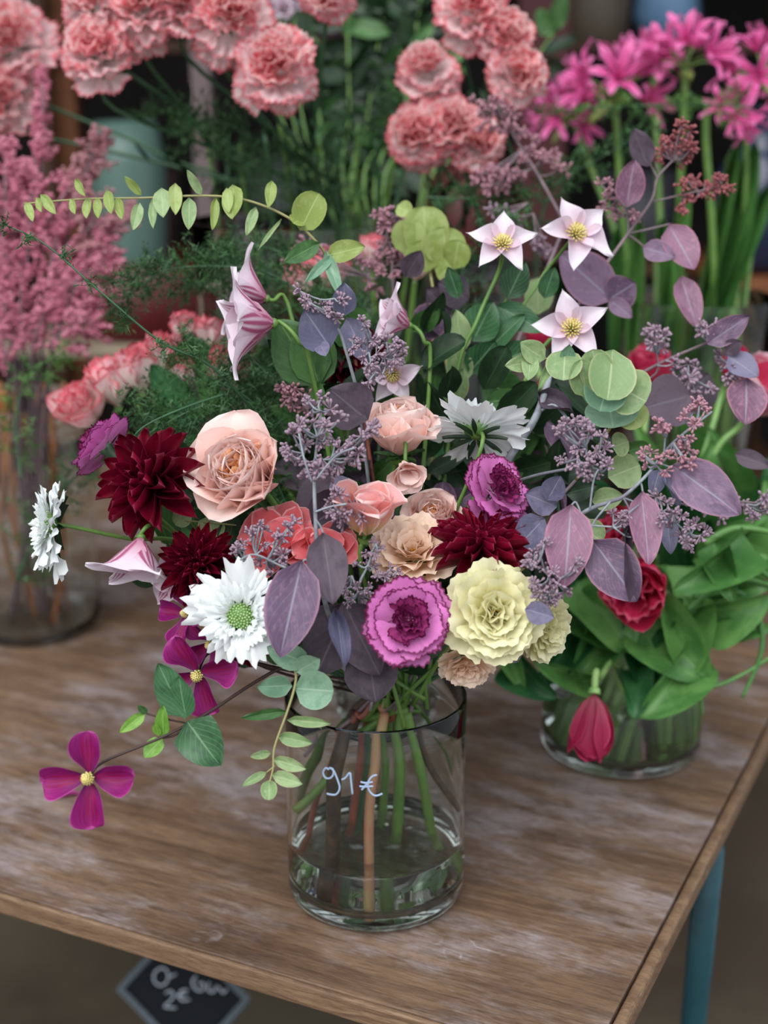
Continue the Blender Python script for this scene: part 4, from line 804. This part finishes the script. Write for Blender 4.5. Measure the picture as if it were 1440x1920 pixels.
fern('feathery green frond right of the large clematis bell', [(600, 860, 1.24), (560, 760, 1.22), (500, 700, 1.22), (440, 640, 1.22)], .045, dens=1.5)
fern('feathery green tuft between the clematis stars and the mauve leaves', [(860, 700, 1.3), (860, 560, 1.32), (880, 480, 1.33), (960, 400, 1.34)], .035, dens=1.1)
fern('long wiry asparagus strand crossing the astilbe to the left edge', [(500, 800, 1.19), (400, 690, 1.14), (300, 640, 1.12), (180, 540, 1.1), (80, 455, 1.1), (-10, 415, 1.1)], .006, dens=.15)
fern('wiry asparagus tip above the left burgundy dahlia', [(420, 740, 1.17), (345, 765, 1.15), (270, 800, 1.14), (235, 840, 1.14)], .008, dens=.15)
fern('thick feathery green mass left of the open apricot rose', [(480, 1000, 1.24), (400, 900, 1.22), (320, 800, 1.22), (270, 760, 1.22)], .055, dens=1.6)
fern('feathery green mass under the nodding clematis bells', [(600, 980, 1.26), (520, 840, 1.25), (470, 740, 1.25), (430, 700, 1.25)], .06, dens=1.8)
fern('feathery green frond drooping at the upper left behind the sprig', [(560, 700, 1.3), (420, 560, 1.3), (300, 520, 1.29), (210, 580, 1.28)], .05, dens=1.5)
fern('dense feathery green between the bells and the yellow green leaves', [(640, 700, 1.32), (560, 600, 1.32), (480, 520, 1.32), (430, 470, 1.32)], .055, dens=1.5)
fern('feathery green mass behind the mauve sprig in mid bouquet', [(700, 820, 1.3), (700, 680, 1.3), (680, 600, 1.3), (640, 540, 1.3)], .055, dens=1.3)
CB = V((CC.x, CC.y, Z0+.02)); NB = V((NC.x, NC.y, Z0+.02)); C2B = V((CC2.x, CC2.y, Z0+.02))
fern('feathery green cloud under the top left carnations', [(520, 420, 1.6), (440, 300, 1.55), (380, 240, 1.52), (280, 200, 1.5)], .07, base=CB, dens=.9)
fern('feathery green sprays hanging below the single round carnation', [(560, 420, 1.62), (500, 300, 1.56), (420, 230, 1.52), (340, 250, 1.5)], .06, base=CB, dens=.9)
fern('feathery green spray right of the single round carnation', [(620, 460, 1.66), (620, 320, 1.6), (680, 240, 1.56), (740, 190, 1.54)], .07, base=CB, dens=.9)
fern('feathery green cloud in the middle behind the yellow green sprig', [(640, 480, 1.66), (640, 400, 1.62), (600, 320, 1.6), (540, 280, 1.6)], .07, base=CB, dens=1.0)
fern('feathery green spray under the nerines', [(1000, 460, 1.5), (1040, 350, 1.48), (1120, 300, 1.46), (1230, 235, 1.46)], .035, base=C2B, dens=.8)
fern('feathery green strand level with the right hand seed sprays', [(800, 370, 1.42), (880, 372, 1.42), (960, 362, 1.42), (1060, 330, 1.42)], .03, base=C2B, dens=.9)
fern('light feathery strand level with the base of the nerine heads', [(1400, 200, 1.6), (1300, 196, 1.58), (1150, 200, 1.56), (1000, 215, 1.54)], .03, FERNY, base=NB, dens=.6)
fern('light feathery greenery at the left edge below the astilbe', [(40, 900, 1.45), (30, 780, 1.45), (60, 700, 1.45), (120, 660, 1.45)], .045, FERNY, base=LC+V((0, 0, .02)), dens=.7)
fern('light feathery greenery trailing beside the left scabious', [(30, 1090, 1.5), (90, 960, 1.45), (160, 880, 1.42), (250, 860, 1.4)], .045, base=LC+V((0, 0, .02)), dens=.9)

# ================================================================ coral carnations
pk = lambda r, h, D: pompon(r, h, D, PINK, PINKI)
CL_ = [('left edge', 30, 100, 150, (-.2, .4, .9)), ('left edge, lower', 12, 190, 130, (-.3, .1, .9)),
       ('top left, leftmost of the bunch', 185, 25, 120, (-.2, .5, .8)), ('top left, with petals flaring right', 192, 118, 132, (-.2, .5, .8)), ('top left, second in the top row', 268, 35, 135, (0, .4, .9)),
       ('top left, third in the top row', 345, 20, 130, (0, .5, .8)), ('top left, rightmost of the top row', 428, 48, 145, (.2, .3, .9)), ('standing alone right of the top left bunch', 518, 142, 146, (.1, .25, 1)),
       ('cut by the top edge in the middle', 612, -22, 110, (0, -.3, .9)), ('upper right bunch, topmost', 882, 38, 125, (.1, .4, .9)), ('upper right bunch, beside the topmost', 935, 85, 110, (.3, .4, .8)),
       ('upper right bunch, rightmost with white lower petals', 958, 145, 108, (.4, .1, .9)), ('upper right bunch, left with an upright head', 804, 150, 108, (-.1, .5, .8)), ('upper right bunch, lowest left', 788, 262, 120, (-.2, .1, 1)),
       ('upper right bunch, low in the middle', 838, 245, 110, (.2, .2, 1)), ('upper right bunch, low right', 888, 270, 95, (.3, 0, 1))]
for i, (lb, x, y, D, fc) in enumerate(CL_):
    d = 1.5 if x > 700 else (1.44 if x > 60 else 1.62); vb = C2B if x > 700 else CB
    q = V((R(-.05, .05), R(-.04, .04), 0)); end = vb+q
    rt = thing('carnation', 'coral streaked white carnation, '+lb, 'flower', end, None)
    c = P(x, y, d); f = CD(*fc); pk(rt, frame(c, f, R(0, 6)), D/F*d*1.18)
    rim = V((vb.x+q.x*1.2, vb.y+q.y*1.2, Z0+.5 if x < 700 else Z0+.44)); rim.x = min(max(rim.x, vb.x-.08), vb.x+.08)
    tubepart(rt, 'stem', [c-f*D/F*d*.2, c-f*D/F*d*.5-UP*.02, c.lerp(rim, .6)+V((0, 0, .01)), rim, end], .0022, STD, 6, 5)
    for k in range(2):
        q0 = c.lerp(rim, R(.3, .8)); leaf(rt, q0, q0+V((R(-.03, .03), R(-.02, .02), R(.02, .05))), .005, LEAFS['lance'][k], DARKG)
for i, (x, y) in enumerate([(500, 8), (532, 18), (555, 2)]):
    rt = thing('carnation', ['faded lilac pink bloom at the top edge, left of its three', 'faded lilac pink bloom at the top edge, middle of its three', 'faded lilac pink bloom at the top edge, right of its three'][i], 'flower', CB, None)
    c = P(x, y, 1.7); f = CD(0, .3, .9); lisianthus(rt, frame(c, f), 55/F*1.7, CLEMS, 0); tubepart(rt, 'stem', [c, c-UP*.08, CB+V((.02, .02, .45)), CB], .0016, STG, 6, 5)

# leafy dark greenery at the top middle
for i, (x, y) in enumerate([(575, 30), (650, -10), (720, 20), (790, -20), (690, 130), (840, 60), (600, 150), (760, 60), (1040, 60)]):
    rt = thing('foliage_stem', 'dark leafy stem behind the carnations, '+['above the single round one', 'second from the left at the top edge', 'tallest in the middle', 'beside the upper right bunch', 'short in the middle', 'tucked behind the upper right bunch', 'low beside the single round one', 'centre right near the top', 'blurred beside the nerines'][i], 'foliage', C2B)
    c = P(x, y, 1.85); b0 = P(660+(x-660)*.35, 430, 1.78); tubepart(rt, 'stem', [c, c.lerp(b0, .5)+V((R(-.01, .01), 0, 0)), b0, C2B+V((R(-.04, .04), R(-.03, .03), 0))], (.0015, .0028), STG, 6, 6)
    for k in range(34 if i < 8 else 14):
        t = R(-.1, .75); q0 = c.lerp(b0, max(t, 0)); a = R(0, 6.28); L = R(.035, .065)
        leaf(rt, q0, q0+V((math.cos(a)*L, R(-.02, .03), math.sin(a)*L*.7+.01)), R(.018, .03), random.choice(LEAFS['ovate']), DARKG if k % 4 else GREEN, tilt=.7)
# visible bare stems in the tall vase
rt = thing('stem_bunch', 'bunch of bare green stems in the tall vase behind the yellow green sprig', 'stems', CC)
for i in range(14):
    x = 380+i*36; q0 = P(x+R(-10, 10), 250+R(-30, 20), 1.62+R(-.03, .08)); q1 = P(x*.8+120+R(-20, 20), 500, 1.68+R(-.03, .08))
    b = B(); b.tube(smoothpath([q0, (q0+q1)/2+V((R(-.006, .006), 0, 0)), q1, V((CC.x+(i-7)*.011, CC.y+R(-.05, .05), Z0+.03))], 5), .0024, 6)
    link('stem', b.mesh('stem'), STD if i % 2 else STG, rt)

# ================================================================ pink and white tulips behind the bouquet at left
TL = [('lowest at the left, wide open', 172, 775, 78, (-.3, .6, .7), .35), ('tall pink one second from the left', 222, 745, 84, (-.25, .85, .3), 0), ('third in the arc from the left', 268, 720, 78, (-.2, .9, .3), 0), ('fourth in the arc, upper', 305, 690, 74, (.1, .9, .3), 0), ('right end of the arc beside the green leaf', 332, 715, 62, (.25, .9, .3), 0),
      ('small upper pair, left', 350, 625, 52, (-.1, .95, .25), 0), ('small upper pair, right', 391, 645, 60, (.05, .95, .25), 0), ('half hidden below the large clematis bell', 432, 720, 80, (0, .8, .5), .1),
      ('behind the yellow green leaves, left', 572, 545, 66, (-.1, .9, .4), 0), ('behind the yellow green leaves, right', 615, 530, 72, (.1, .9, .4), .1), ('small one beside the pink seed spray', 700, 480, 50, (0, .9, .4), 0), ('right of the pink seed spray', 778, 510, 50, (.1, .9, .4), 0), ('low in the middle near the dark foliage', 830, 655, 50, (.1, .9, .4), 0)]
T2B = V((TV2.x, TV2.y, Z0+.015))
for i, (lb, x, y, D, fc, op) in enumerate(TL):
    end = T2B+V((R(-.03, .03), R(-.03, .03), 0)); rt = thing('tulip', 'pink and white double tulip, '+lb, 'flower', end); d = 1.38 if x < 500 else 1.42
    c = P(x, y+18, d); f = CD(*fc); tulip(rt, frame(c, f, R(0, 6)), D/F*d, TUP, op, 6, 1.25, True)
    tubepart(rt, 'stem', [c, c-f*.03, c.lerp(end, .5)+V((0, 0, .03)), end+V((0, 0, .12)), end], .003, STG, 7, 5)
    if i % 2 == 0 or i < 8:
        q0 = c.lerp(end, .4); leaf(rt, q0, q0+V((R(-.05, .03), R(-.03, .03), R(.06, .1))), .03, random.choice(LEAFS['ovate']), TULD, tilt=.6)
        q0 = c.lerp(end, .65); leaf(rt, q0, q0+V((R(-.08, .04), R(-.03, .03), R(.06, .12))), .035, random.choice(LEAFS['ovate']), TULD, tilt=.6)
rt = thing('tulip_leaves', 'broad dark green tulip leaf in front of the pink and white tulips', 'foliage', T2B)
leaves(rt, [(370, 800, 283, 682, 62, TULD, 'ovate', 1.36), (420, 760, 360, 620, 50, TULD, 'ovate', 1.37), (400, 780, 370, 640, 34, GREEN, 'ovate', 1.36), (470, 760, 520, 640, 60, DARKG, 'ovate', 1.37), (300, 900, 260, 800, 60, DARKG, 'ovate', 1.38), (360, 880, 330, 790, 60, TULD, 'ovate', 1.38), (300, 960, 240, 850, 60, DARKG, 'ovate', 1.4)], 1.36, 'ovate', TULD)

# ================================================================ astilbe
AB = LC+V((0, 0, .012))
def astilbe(lab, x, y, top, m, wd=.028, d=1.55):
    rt = thing('astilbe', lab, 'flower', AB); q0 = P(x, y, d); q1 = P(*top, d); 
    tubepart(rt, 'stem', [q1, q0, q0.lerp(AB, .5)+V((0, 0, .03)), AB+V((R(-.04, .04), R(-.03, .03), 0))], (.0008, .0022), STM, 6, 5)
    b = B(); L = (q1-q0).length; ax = (q1-q0)/L; n = int(L/.0032)
    for k in range(n):
        t = k/n; q = q0+ax*L*t; l = wd*1.7*(1-t*.75)*R(.7, 1.2); s = V((R(-1, 1), R(-1, 1), R(-1, 1))).normalized(); s = (s-ax*s.dot(ax)+ax*.75).normalized()
        b.tube([q, q+s*l*.6, q+s*l], .0006, 3, False)
        for j in range(14):
            p = q+s*l*(j+1)/14+V((R(-1, 1), R(-1, 1), R(-1, 1)))*.0036; e = R(.0018, .0034)
            b.add([p+V((e, 0, 0)), p+V((-e, 0, 0)), p+V((0, e, 0)), p+V((0, -e, 0)), p+V((0, 0, e)), p+V((0, 0, -e))], [(0, 2, 4), (2, 1, 4), (1, 3, 4), (3, 0, 4), (2, 0, 5), (1, 2, 5), (3, 1, 5), (0, 3, 5)])
    o = link('plume', b.mesh('plume', False), m, rt); o['kind'] = 'stuff'
for a in [('far left edge, leaning out', 20, 620, (-40, 440), PLUME), ('left, tall central plume', 50, 520, (70, 260), PLUME), ('left, drooping toward the red bucket', 90, 600, (215, 470), PLUME), ('dusty one, upper right of the group', 130, 430, (190, 250), PLUMEB), ('leaning right above the red bucket', 80, 560, (230, 545), PLUME),
          ('dusty one leaning far right', 120, 480, (250, 400), PLUMEB), ('left edge, upper', 10, 420, (15, 270), PLUME), ('short one low at the left edge', 15, 700, (0, 590), PLUME), ('middle of the group, leaning right', 70, 470, (150, 330), PLUME), ('low one below the group middle', 60, 660, (110, 540), PLUME), ('left edge, middle height', 20, 540, (-20, 360), PLUME), ('right side of the group above the bucket', 110, 620, (200, 420), PLUME), ('broad one at the front left', 40, 660, (40, 470), PLUME), ('right front, reaching down to the bucket', 100, 650, (190, 600), PLUME), ('centre front of the group', 90, 540, (120, 400), PLUME), ('lilac plume standing tall behind', 80, 300, (78, 130), PLUME)]:
    astilbe('pink astilbe plume, '+a[0], *a[1:], wd=.03 if 'behind' not in a[0] else .012)
rt = thing('branch_bundle', 'orange brown woody stems inside the large glass vase at the left', 'stems', AB); OB = flat('orange_brown_stem', (150, 92, 50), .6)
for i in range(7):
    b = B(); q = AB+V((R(-.05, .05), R(-.05, .05), 0)); b.tube(smoothpath([q, q+V((R(-.05, .02), 0, .13)), q+V((R(-.05, .02), 0, .3))], 5), .0035, 7)
    link('stem', b.mesh('stem'), OB, rt)

# ================================================================ nerines
for i, (lb, x, y, D, fc, d) in enumerate([('the large one at upper right with upright petals', 1285, 110, 230, (-.05, .9, .3), 1.7), ('the wide low one behind the feathery strand', 1150, 165, 250, (-.2, .8, .5), 1.78), ('far right, cut by the frame', 1425, 130, 220, (.3, .7, .6), 1.7), ('lower left, blurred beside the seed spray', 1065, 205, 180, (-.5, .6, .5), 1.85), ('facing right at the edge', 1370, 190, 150, (.7, .1, .5), 1.66), ('tall one at the back', 1215, 110, 170, (-.3, .8, .3), 1.9)]):
    end = NB+V((R(-.03, .03), R(-.03, .03), 0)); rt = thing('nerine', 'hot pink nerine head, '+lb, 'flower', end); c = P(x, y+20, d); f = CD(*fc)
    nerine(rt, frame(c, f), D/F*d, 7)
    rim = NB.lerp(c, .8); rim.z = Z0+.42; rim.x = min(max(rim.x, NC.x-.07), NC.x+.07); rim.y = min(max(rim.y, NC.y-.05), NC.y+.05)
    tubepart(rt, 'stem', [c, c-f*.03, rim, end], .0045, STG, 8, 6)
    ring(rt, 'spathe', LEAFS['lance'], EUCY, frame(c, f), 2, -.3, D/F*d*.3, 0, 0, 0, wsc=.3)
rt = thing('nerine_leaves', 'thick green stems and strap leaves leaning in the tall flared vase', 'foliage', NB)
for i in range(16):
    b = B(); q = NB+V((R(-.045, .045), R(-.04, .04), 0)); k = 1.45; tp = V((NC.x+(q.x-NC.x)*k+R(-.01, .01), NC.y+(q.y-NC.y)*k, Z0+R(.4, .5)))
    b.tube([q, q.lerp(tp, .5), tp], .0042, 8)
    link('stem', b.mesh('stem'), STG, rt)
for (a, b_, c_, e_, wd) in [(1310, 720, 1440, 250, 26), (1290, 700, 1400, 230, 16), (1340, 620, 1460, 330, 18), (1230, 700, 1300, 330, 20), (1180, 700, 1200, 400, 20), (1150, 690, 1160, 420, 20), (1260, 700, 1250, 400, 22)]:
    leaf(rt, P(a, b_, 1.72), P(c_, e_, 1.7), wd/F*1.72*1.5, LEAFS['strap'][0], TULL, tilt=.2)

# ================================================================ tulips in the wide vase
TB = TC+V((0, 0, .013))
def tpx(x, y, d): return P(x, y, d)
TF = [('magenta tulip hanging upside down against the wide glass vase', 1114, 1300, 126, (-.12, -.97, .25), TUR, 1.30, [(1125, 1270, 1.33), (1150, 1240, 1.37), (1165, 1290, 1.43)]), ('crimson tulip behind the hanging mauve leaves', 1200, 1075, 130, (-.3, -.3, .9), TUC, 1.36, [(1230, 1050, 1.42), (1200, 1180, 1.46)]),
      ('red tulip blurred above the round eucalyptus leaves', 1215, 735, 90, (0, .9, .4), TUC, 1.5, [(1200, 900, 1.48), (1180, 1180, 1.46)]), ('crimson tulip low beside the mauve leaves, facing down', 1190, 1000, 90, (-.6, .2, .7), TUC, 1.4, [(1210, 1100, 1.45)]), ('pink tulip with pale petal edges at the right edge', 1400, 775, 130, (.2, .6, .7), TUW, 1.4, [(1340, 850, 1.42), (1290, 1000, 1.44), (1220, 1200, 1.46)]),
      ('red tulip behind the seed clusters at the right edge', 1365, 715, 70, (.2, .7, .6), TUC, 1.45, [(1320, 850, 1.45), (1210, 1180, 1.46)]), ('small crimson tulip left behind the round leaves', 1010, 660, 60, (0, .8, .6), TUC, 1.5, [(1080, 900, 1.48)])]
for (lb, x, y, D, fc, mt, d, via) in TF:
    end = TB+V((R(-.05, .05), R(-.05, .05), 0)); rt = thing('tulip', lb, 'flower', end); c = P(x, y, d); f = CD(*fc)
    tulip(rt, frame(c, f, R(0, 6)), D/F*d, mt, .12 if mt is not TUR else -.08, 6, 1.05, mt is TUC and D > 80)
    tubepart(rt, 'stem', [c, c-f*.02]+[P(*v) for v in via]+[V((end.x*.6+TC.x*.4, end.y*.6+TC.y*.4, Z0+.13)), end], .0032, STT, 7, 6)
TLV = [(1080, 1090, 1185, 1225, 118, TULL, 1.37), (1060, 1130, 1190, 1222, 90, TULL, 1.38), (1120, 1265, 1000, 1242, 44, TULL, 1.36), (955, 1225, 1045, 1312, 66, TULD, 1.36), (940, 1190, 985, 1300, 44, TULL, 1.37), (1195, 1140, 1330, 1278, 120, TULL, 1.36), (1300, 1215, 1200, 1348, 84, TULL, 1.35), (1165, 1255, 1190, 1352, 64, TULD, 1.35),
       (1280, 1120, 1292, 1275, 94, TULL, 1.36), (1395, 1000, 1262, 1110, 76, TULL, 1.33), (1340, 1020, 1378, 1134, 56, TULL, 1.33), (1295, 1150, 1450, 1120, 84, TULL, 1.36), (1300, 1192, 1450, 1178, 48, TULL, 1.38), (1250, 1060, 1290, 1200, 110, TULL, 1.38), (1210, 1080, 1110, 1190, 90, TULD, 1.40), (1120, 1060, 1060, 1180, 100, TULD, 1.40), (1230, 1110, 1190, 1240, 100, TULD, 1.38),
       (1150, 1170, 1080, 1280, 80, TULL, 1.38), (1200, 1200, 1230, 1310, 80, TULD, 1.37), (1270, 1200, 1260, 1310, 70, TULL, 1.37), (1080, 1180, 1010, 1290, 64, TULD, 1.38), (1060, 1030, 1085, 1140, 70, TULD, 1.42),
       (1280, 1080, 1240, 860, 60, TULD, 1.44), (1320, 1060, 1300, 850, 60, TULL, 1.44), (1260, 1000, 1340, 820, 56, TULL, 1.44), (1350, 1080, 1440, 900, 70, TULL, 1.42), (1300, 1000, 1450, 960, 50, TULL, 1.40), (1300, 1050, 1450, 1040, 60, TULL, 1.38), (1310, 1090, 1450, 1100, 60, TULL, 1.38), (1200, 1000, 1150, 820, 60, TULD, 1.46), (1160, 1040, 1100, 880, 60, TULD, 1.46), (1230, 980, 1190, 790, 50, TULL, 1.46),
       (1380, 1000, 1440, 850, 60, TULD, 1.44), (1300, 900, 1240, 700, 46, TULL, 1.5), (1380, 960, 1330, 800, 44, TULL, 1.46), (1150, 1120, 1100, 1000, 80, TULD, 1.45), (1220, 1100, 1260, 960, 80, TULD, 1.45), (1100, 1120, 1040, 1000, 70, TULD, 1.46)]
rt = thing('tulip_leaves', 'mass of broad green tulip leaves spilling over the wide glass vase', 'foliage', TB)
for (a, b_, c_, e_, wd, mt, d) in TLV: leaf(rt, P(a, b_, d+.02), P(c_, e_, d-.02), wd/F*d*1.1, random.choice(LEAFS['tulip']), mt, tilt=.35)
for i, (path, wd) in enumerate([([(1300, 1120), (1380, 1110), (1420, 1150), (1428, 1220), (1392, 1308)], .0045), ([(1300, 1290), (1360, 1280), (1440, 1235), (1500, 1180)], .003), ([(1320, 1020), (1380, 990), (1460, 1000)], .005), ([(1290, 1150), (1360, 1085), (1460, 1100)], .006), ([(1320, 1060), (1380, 1048), (1450, 1085)], .005), ([(1290, 1240), (1310, 1280), (1318, 1340)], .003)]):
    tubepart(rt, 'strap_leaf', [P(x, y, 1.36) for x, y in path], (wd, wd*.4), TULL, 5, 6)
for i in range(34):
    a = R(0, 6.28); rr_ = .072*math.sqrt(R(.25, 1)); q = TB+V((rr_*math.cos(a), rr_*math.sin(a), R(0, .012))); t = TC+V((rr_*.75*math.cos(a+.6), rr_*.75*math.sin(a+.6), R(.12, .17)))
    b = B(); b.tube([q, q.lerp(t, .5), t], .0042, 8)
    link('stem', b.mesh('stem'), STT, rt)

# ================================================================ things further back
DW = wood_mat('dark_shelf_wood', [(92, 62, 44), (70, 46, 34), (80, 52, 36), (44, 30, 24)], .6); OW = wood_mat('orange_brown_wood', [(142, 88, 52), (112, 66, 38), (126, 78, 48), (76, 44, 28)], .6)
LW = wood_mat('weathered_pale_wood', [(168, 156, 134), (140, 128, 108), (150, 138, 118), (104, 94, 80)], .6)
def unit(label, name, cat, c, w, dp, h, m, shelves=3, top=None):
    r = thing(name, label, cat, (c[0], c[1], 0)); 
    def bx(n, cc, hh, mm): 
        b = B(); b.box((0, 0, 0), hh); o = link(n, b.mesh(n, False), mm, r, M.Translation(cc)); md = o.modifiers.new('bevel', 'BEVEL'); md.width = .003; md.segments = 2
    for sx in (-1, 1): 
        for sy in (-1, 1): bx('post', (c[0]+sx*(w/2-.02), c[1]+sy*(dp/2-.02), h/2), (.02, .02, h/2), m)
    for k in range(shelves): bx('shelf', (c[0], c[1], h*(k+1)/shelves-.012), (w/2, dp/2, .012), top if (top and k == shelves-1) else m)
    return r
unit('weathered pale wooden bench behind the pink astilbe', 'wooden_bench', 'bench', (-.95, 3.0), 1.3, .4, .92, DW, 2, LW)
unit('orange brown wooden shelf rack at the back right', 'shelf_rack', 'shelf', (1.05, 2.6), .95, .4, 1.1, DW, 2, OW)
unit('tall dark wooden rack against the back wall', 'shelf_rack', 'shelf', (.1, 3.6), 1.8, .4, 2.0, DW, 4)
unit('dark wooden rack in the back left corner', 'shelf_rack', 'shelf', (-1.5, 3.6), 1.0, .4, 1.9, DW, 4)
unit('dark wooden rack in the back right corner', 'shelf_rack', 'shelf', (1.65, 3.7), 1.0, .4, 1.9, DW, 4)
def lathething(name, label, cat, c, prof, m, part='body', group=None):
    b = B(); b.lathe(prof, 40); o = link(name, b.mesh(name), m, None, M.Translation(c)); return tag(o, label, cat, group)
REDM = flat('deep_red_enamel', (78, 8, 13), .5); BLUEG = flat('navy_glaze', (26, 38, 62), .12); FROST = flat('frosted_green_glass', (88, 116, 108), .4)
def pot(r, h, t=.006): return [(0.001, 0), (r*.8, 0), (r*.82, .004), (r, h), (r-t, h), (r*.8-t, .01), (.001, .01)]
lathething('bucket', 'deep red bucket on the pale bench behind the astilbe', 'bucket', (P(215, 610, 2.55).x, 2.95, .922), pot(.16, .16), REDM)
lathething('bucket', 'second deep red bucket glimpsed behind the middle stems', 'bucket', (P(470, 400, 2.8).x, 2.95, .922), pot(.12, .22), REDM)
b_ = [(0.001, 0), (.06, 0), (.075, .02), (.08, .1), (.078, .16), (.05, .2), (.03, .22), (.028, .27), (.034, .275), (.026, .275), (.02, .22), (.001, .2)]
lathething('bottle', 'glossy navy blue bottle on the rack at the right', 'bottle', (P(1370, 420, 2.7).x, 2.55, 1.102), b_, BLUEG)
lathething('bottle', 'second navy blue bottle at the far right edge of the rack', 'bottle', (P(1470, 430, 2.7).x, 2.6, 1.102), b_, BLUEG)
lathething('glass_jar', 'tall frosted green glass jar behind the astilbe plumes', 'vase', (P(125, 300, 2.3).x, 2.92, .922), [(0.001, 0), (.06, 0), (.07, .03), (.075, .34), (.06, .42), (.056, .42), (.07, .33), (.065, .03), (.001, .02)], FROST)
lathething('vase', 'pale blue vase blurred on the back rack above the nerines', 'vase', (P(1220, 40, 3.6).x, 3.6, 1.502), [(0.001, 0), (.05, 0), (.08, .06), (.07, .14), (.04, .18), (.036, .18), (.001, .02)], flat('pale_blue_glaze', (120, 160, 200), .2))
for i, (x, z, rr_, h, c) in enumerate([(-.6, 1.002, .10, .2, (60, 44, 44)), (-.25, 1.002, .12, .24, (40, 50, 44)), (.2, 1.002, .11, .22, (96, 40, 40)), (.62, 1.002, .1, .2, (52, 52, 60)), (-.5, .502, .14, .26, (70, 60, 54)), (.3, .502, .14, .25, (44, 40, 44)), (.5, 1.502, .09, .18, (96, 84, 70)), (-.15, 1.502, .1, .2, (70, 40, 52))]):
    lathething('pot', ['small brown pot, left on the middle shelf of the back rack', 'dark green pot on the middle shelf of the back rack', 'reddish pot on the middle shelf of the back rack', 'grey pot, right on the middle shelf of the back rack', 'wide brown pot low on the left of the back rack', 'wide dark pot low on the right of the back rack', 'tan pot on the top shelf of the back rack', 'plum coloured pot on the top shelf of the back rack'][i], 'pot', (x, 3.6, z), pot(rr_, h), flat('pot_glaze_%d' % i, c, .5))
# wooden posts behind
for lb, x, d, m, w2 in [('tan wooden post rising behind the left carnations', 128, 3.4, OW, .03), ('grey wooden post seen through the carnation stems', 385, 2.5, flat('grey_mauve_paint', (104, 88, 90), .6), .016), ('dark red wooden post behind the upper right carnations', 1010, 3.0, flat('dark_red_paint', (72, 24, 28), .6), .05)]:
    q = P(x, 300, d); b = B(); b.box((0, 0, 0), (w2, .03, 1.2)); tag(link('wooden_post', b.mesh('post', False), m, None, M.Translation((q.x, q.y, 1.201))), lb, 'post')
# chalkboard price sign under the table
cb = P(345, 1865, 1.75); ax = CD(1, -.12, 0); BOARD = flat('black_slate', (10, 16, 24), .95); FRM = flat('grey_wood_frame', (72, 84, 92), .6)
sg = thing('price_sign', 'slate price sign with a grey frame on a stake below the table', 'sign', (cb.x+.05, cb.y+.02, 0.001))
sm = frame(cb+V((0, 0, .0)), CD(-.1, .45, .9)) @ M.Rotation(math.radians(-37), 4, 'Z')
def sbox(n, c, h, m):
    b = B(); b.box(c, h); return link(n, b.mesh(n, False), m, sg, sm)
sbox('board', (0, 0, 0), (.06, .045, .003), BOARD)
for s in (-1, 1): sbox('frame_rail', (0, s*.048, .001), (.066, .004, .005), FRM); sbox('frame_rail', (s*.063, 0, .001), (.004, .044, .005), FRM)
p0 = sm @ V((.05, -.058, -.03)); tubepart(sg, 'stake', [sm @ V((.02, 0, -.012)), p0, V((p0.x+.03, p0.y+.05, .001))], .008, FRM, 8, 0)
b = B(); CHK = flat('chalk', (190, 200, 212), .8)
def sw(px, py): 
    o, d = CAM, ray(px, py); n = (sm.to_3x3() @ V((0, 0, 1))); c0 = sm @ V((0, 0, .0035)); return o+d*((c0-o).dot(n)/d.dot(n))
for st in ([(300, 1816), (291, 1822), (288, 1836), (296, 1847), (308, 1846), (315, 1835), (314, 1822), (306, 1815), (300, 1816)], [(318, 1832), (330, 1826)], [(310, 1862), (320, 1858), (326, 1866), (318, 1878), (308, 1888), (330, 1890)], [(352, 1856), (340, 1858), (336, 1868), (342, 1876), (356, 1874)], [(332, 1868), (350, 1864)],
           [(368, 1830), (360, 1842), (368, 1856), (380, 1856), (382, 1844), (370, 1844)], [(392, 1842), (390, 1856), (400, 1860), (406, 1848)], [(410, 1850), (418, 1862), (426, 1854)]):
    b.tube(smoothpath([sw(*q) for q in st], 3), .0011, 5)
link('chalk_writing', b.mesh('chalk'), CHK, sg)
# crate and bucket seen on the floor
unit('low dark wooden crate on the floor below the left of the table', 'wooden_crate', 'crate', (-.55, 1.15), .5, .3, .16, DW, 2)
# fallen petal on the table
o = link('petal', petal('salmon_petal_surface', 'round', W=1.0, nu=8, nv=8, curl=.9, reflex=1.6, cup=.4, ruf=.05, rk=4, seed=0), MAG, None, M.Translation(onZ(110, 1494, Z0+.0015)) @ M.Rotation(-1.3, 4, 'Z') @ M.Diagonal((.008, .02, .006, 1))); tag(o, 'small fallen pink petal on the tabletop beside the vine flower', 'petal')
for o in bpy.data.objects:
    if '_w' in o: del o['_w']
print('objects', len(bpy.data.objects), 'tris', sum(len(o.data.polygons)*2 for o in bpy.data.objects if o.type == 'MESH'))
